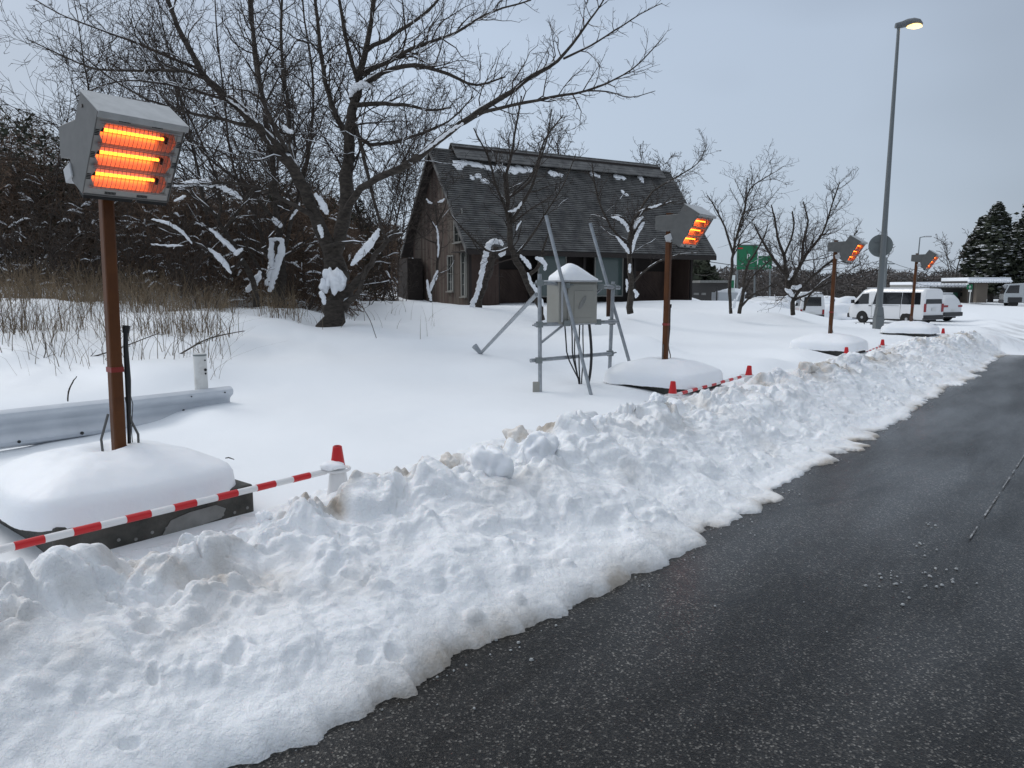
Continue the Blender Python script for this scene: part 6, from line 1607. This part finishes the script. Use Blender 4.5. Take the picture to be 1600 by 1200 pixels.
q = MB(); q.box((3.0, 1.0, 2.5), (1.5, 1.8, .25), Matrix.Rotation(R(-8), 3, 'Y')); q.build('blue_sheet', mat('blue_tarp', (.02, .05, .16), .6), tk)
for x_ in (.85, 4.6, 5.5):
    for y_ in (.12, 1.88):
        wq = empty('wheel', (x_, y_, .42)); wq.parent = tk; t_ = MB(); t_.lathe([(.25, -.13), (.42, -.13), (.42, .13), (.25, .13)], 20); t_.build('tyre', M_tyre, wq, smooth=True, M=Matrix.Rotation(R(90), 4, 'X'))
        t_ = MB(); t_.lathe([(.25, -.10), (.24, .10)], 16); t_.build('rim', M_rim, wq, M=Matrix.Rotation(R(90), 4, 'X'))

# ------------------------------------------------------------------ buildings by the gate
def world_box(name, px0, px1, py0, py1, D, dep, m, par, base):
    a = P(px0, py1, D); b2 = P(px1, py0, D); q = MB(); q.box(Vector(((a.x + b2.x) / 2, D + dep / 2, (a.z + b2.z) / 2)) - base, (b2.x - a.x, dep, b2.z - a.z)); return q.build(name, m, par)
b_ = P(1475, 472, 86); sh = empty('bus_shelter', b_); tag(sh, 'long dark low building with snowy roof edge behind the white car', 'building')
world_box('wall', 1432, 1513, 450, 476, 86, 3.5, M_bldg, sh, b_)
world_box('roof', 1425, 1515, 445, 450, 85, 5, M_conc2, sh, b_); world_box('roof_snow', 1425, 1515, 440.5, 445.2, 85.1, 5, M_snowt, sh, b_)
rs6 = random.Random(3)
for k in range(16):
    px = 1430 + k * 5.4; me = lump_mesh(300 + k, .26, .8, .2, 2); me.materials.append(M_snowt); o = bpy.data.objects.new('snow_roll', me); COL.objects.link(o); o.parent = sh; o.location = P(px, 445.5, 84.9) - b_
world_box('poster', 1483, 1497, 457, 466, 85.9, .05, mat('green_poster', (.03, .12, .08), .6), sh, b_)
world_box('door', 1500, 1509, 455, 474, 85.9, .05, M_pillar, sh, b_); world_box('window', 1501, 1508, 457, 463, 85.8, .05, M_glass, sh, b_)
world_box('side_pillar', 1510.6, 1515.5, 446, 474, 84.8, 1.0, M_pillar, sh, b_); world_box('window', 1460, 1478, 453, 464, 85.9, .05, M_glass, sh, b_)
b2_ = P(1535, 472, 80); gt = empty('entrance_canopy', b2_); tag(gt, 'flat entrance canopy with scalloped snow edge on a thick brown pillar', 'canopy')
world_box('pillar', 1525, 1544, 442, 473, 80, 1.4, M_pillar, gt, b2_); world_box('pillar', 1518.5, 1524.6, 443, 473, 80.6, .8, M_bldg, gt, b2_)
world_box('roof', 1513, 1580, 439, 442.5, 79, 5, M_bldg, gt, b2_); world_box('roof_snow', 1513, 1580, 433.5, 439.2, 79.1, 5, M_snowt, gt, b2_)
for k in range(17):
    px = 1515 + k * 4.0; me = lump_mesh(320 + k, .19, .9, .15, 2); me.materials.append(M_snowt); o = bpy.data.objects.new('snow_roll', me); COL.objects.link(o); o.parent = gt; o.location = P(px, 439.2, 78.9) - b2_
world_box('pillar', 1572, 1575, 442, 468, 83, .3, M_bldg, gt, b2_)
b3_ = P(1515, 450, 78); gs = empty('small_green_sign', b3_); tag(gs, 'small green sign with white plate below it on the canopy pillar', 'sign')
world_box('plate', 1511, 1520, 444.5, 452, 78.5, .06, M_sign, gs, b3_); world_box('lower_plate', 1513.5, 1518.5, 452.8, 456, 78.5, .06, M_signw, gs, b3_)
world_box('post', 1515, 1516.6, 456, 474, 78.6, .1, M_signw, gs, b3_)
q = MB(); c = P(1515.5, 448.2, 78.45) - b3_; q.box(c, (.26, .03, .05)); q.box(c + Vector((.0, 0, .0)), (.05, .031, .3)); q.build('symbol', M_signw, gs)
b4_ = P(1560, 468, 110); hs = empty('far_house', b4_); tag(hs, 'small grey house with snowy gable roof seen under the canopy', 'house')
world_box('wall', 1546, 1585, 457, 470, 110, 5, M_bldg, hs, b4_)
q = MB(); a = P(1544, 458, 110) - b4_; b5 = P(1587, 458, 110) - b4_; c5 = P(1565, 448, 110) - b4_; q.prism([a, b5, c5], (0, 6, 0)); q.build('roof', M_snowt, hs)
b6_ = P(1110, 462, 52); lw = empty('low_building', b6_); tag(lw, 'long grey low building right behind the timber house', 'building')
world_box('wall', 1060, 1141, 442, 475, 52, 4, M_bldg, lw, b6_); world_box('roof', 1094, 1141, 438, 441.8, 51.6, 5, M_conc2, lw, b6_)
world_box('window', 1084, 1092, 457.5, 461, 51.95, .06, M_conc2, lw, b6_); world_box('window', 1096, 1103, 457.5, 461, 51.95, .06, M_conc2, lw, b6_)
b7_ = P(1142, 475, 34); kk = empty('water_tank', b7_); tag(kk, 'pale boxy tank with rounded cap of snow behind the twin stemmed tree', 'tank')
world_box('body', 1122, 1164, 457, 486, 34, 1.2, mat('tank_white', (.5, .52, .54), .5), kk, b7_)
me = lump_mesh(400, 1, .9, .08, 3); me.materials.append(M_snowt); o = bpy.data.objects.new('snow_top', me); COL.objects.link(o); o.parent = kk; o.location = P(1143, 457, 34.6) - b7_; o.scale = (.66, .6, .22)
world_box('post', 1119, 1121.5, 449, 478, 33.5, .1, M_bldg, kk, b7_)
b8_ = P(1146, 445, 33); bn = empty('banner_flag', b8_); tag(bn, 'narrow white and green upright sign rising above the tank', 'sign')
world_box('board', 1141, 1149, 430, 457, 33.5, .05, M_signw, bn, b8_); world_box('stripe', 1143, 1147, 438, 450, 33.44, .05, M_sign, bn, b8_)
# small black pipe rack half buried before the van
c = P(1350, 510, 27); rk = empty('pipe_rack', c); tag(rk, 'low dark pipe rack poking from the snow left of the street lamp base', 'rack')
q = MB(); q.tube([(-.3, 0, .12), (-.28, 0, -.02), (.32, 0, .0)], .018, 6); q.tube([(0, 0, .0), (0, 0, .14)], .018, 6); q.build('pipe', M_card, rk); q = MB(); q.box((.32, 0, .03), (.16, .14, .2)); q.build('junction_box', M_card, rk, bevel=.01)
print('objects', len(bpy.data.objects))
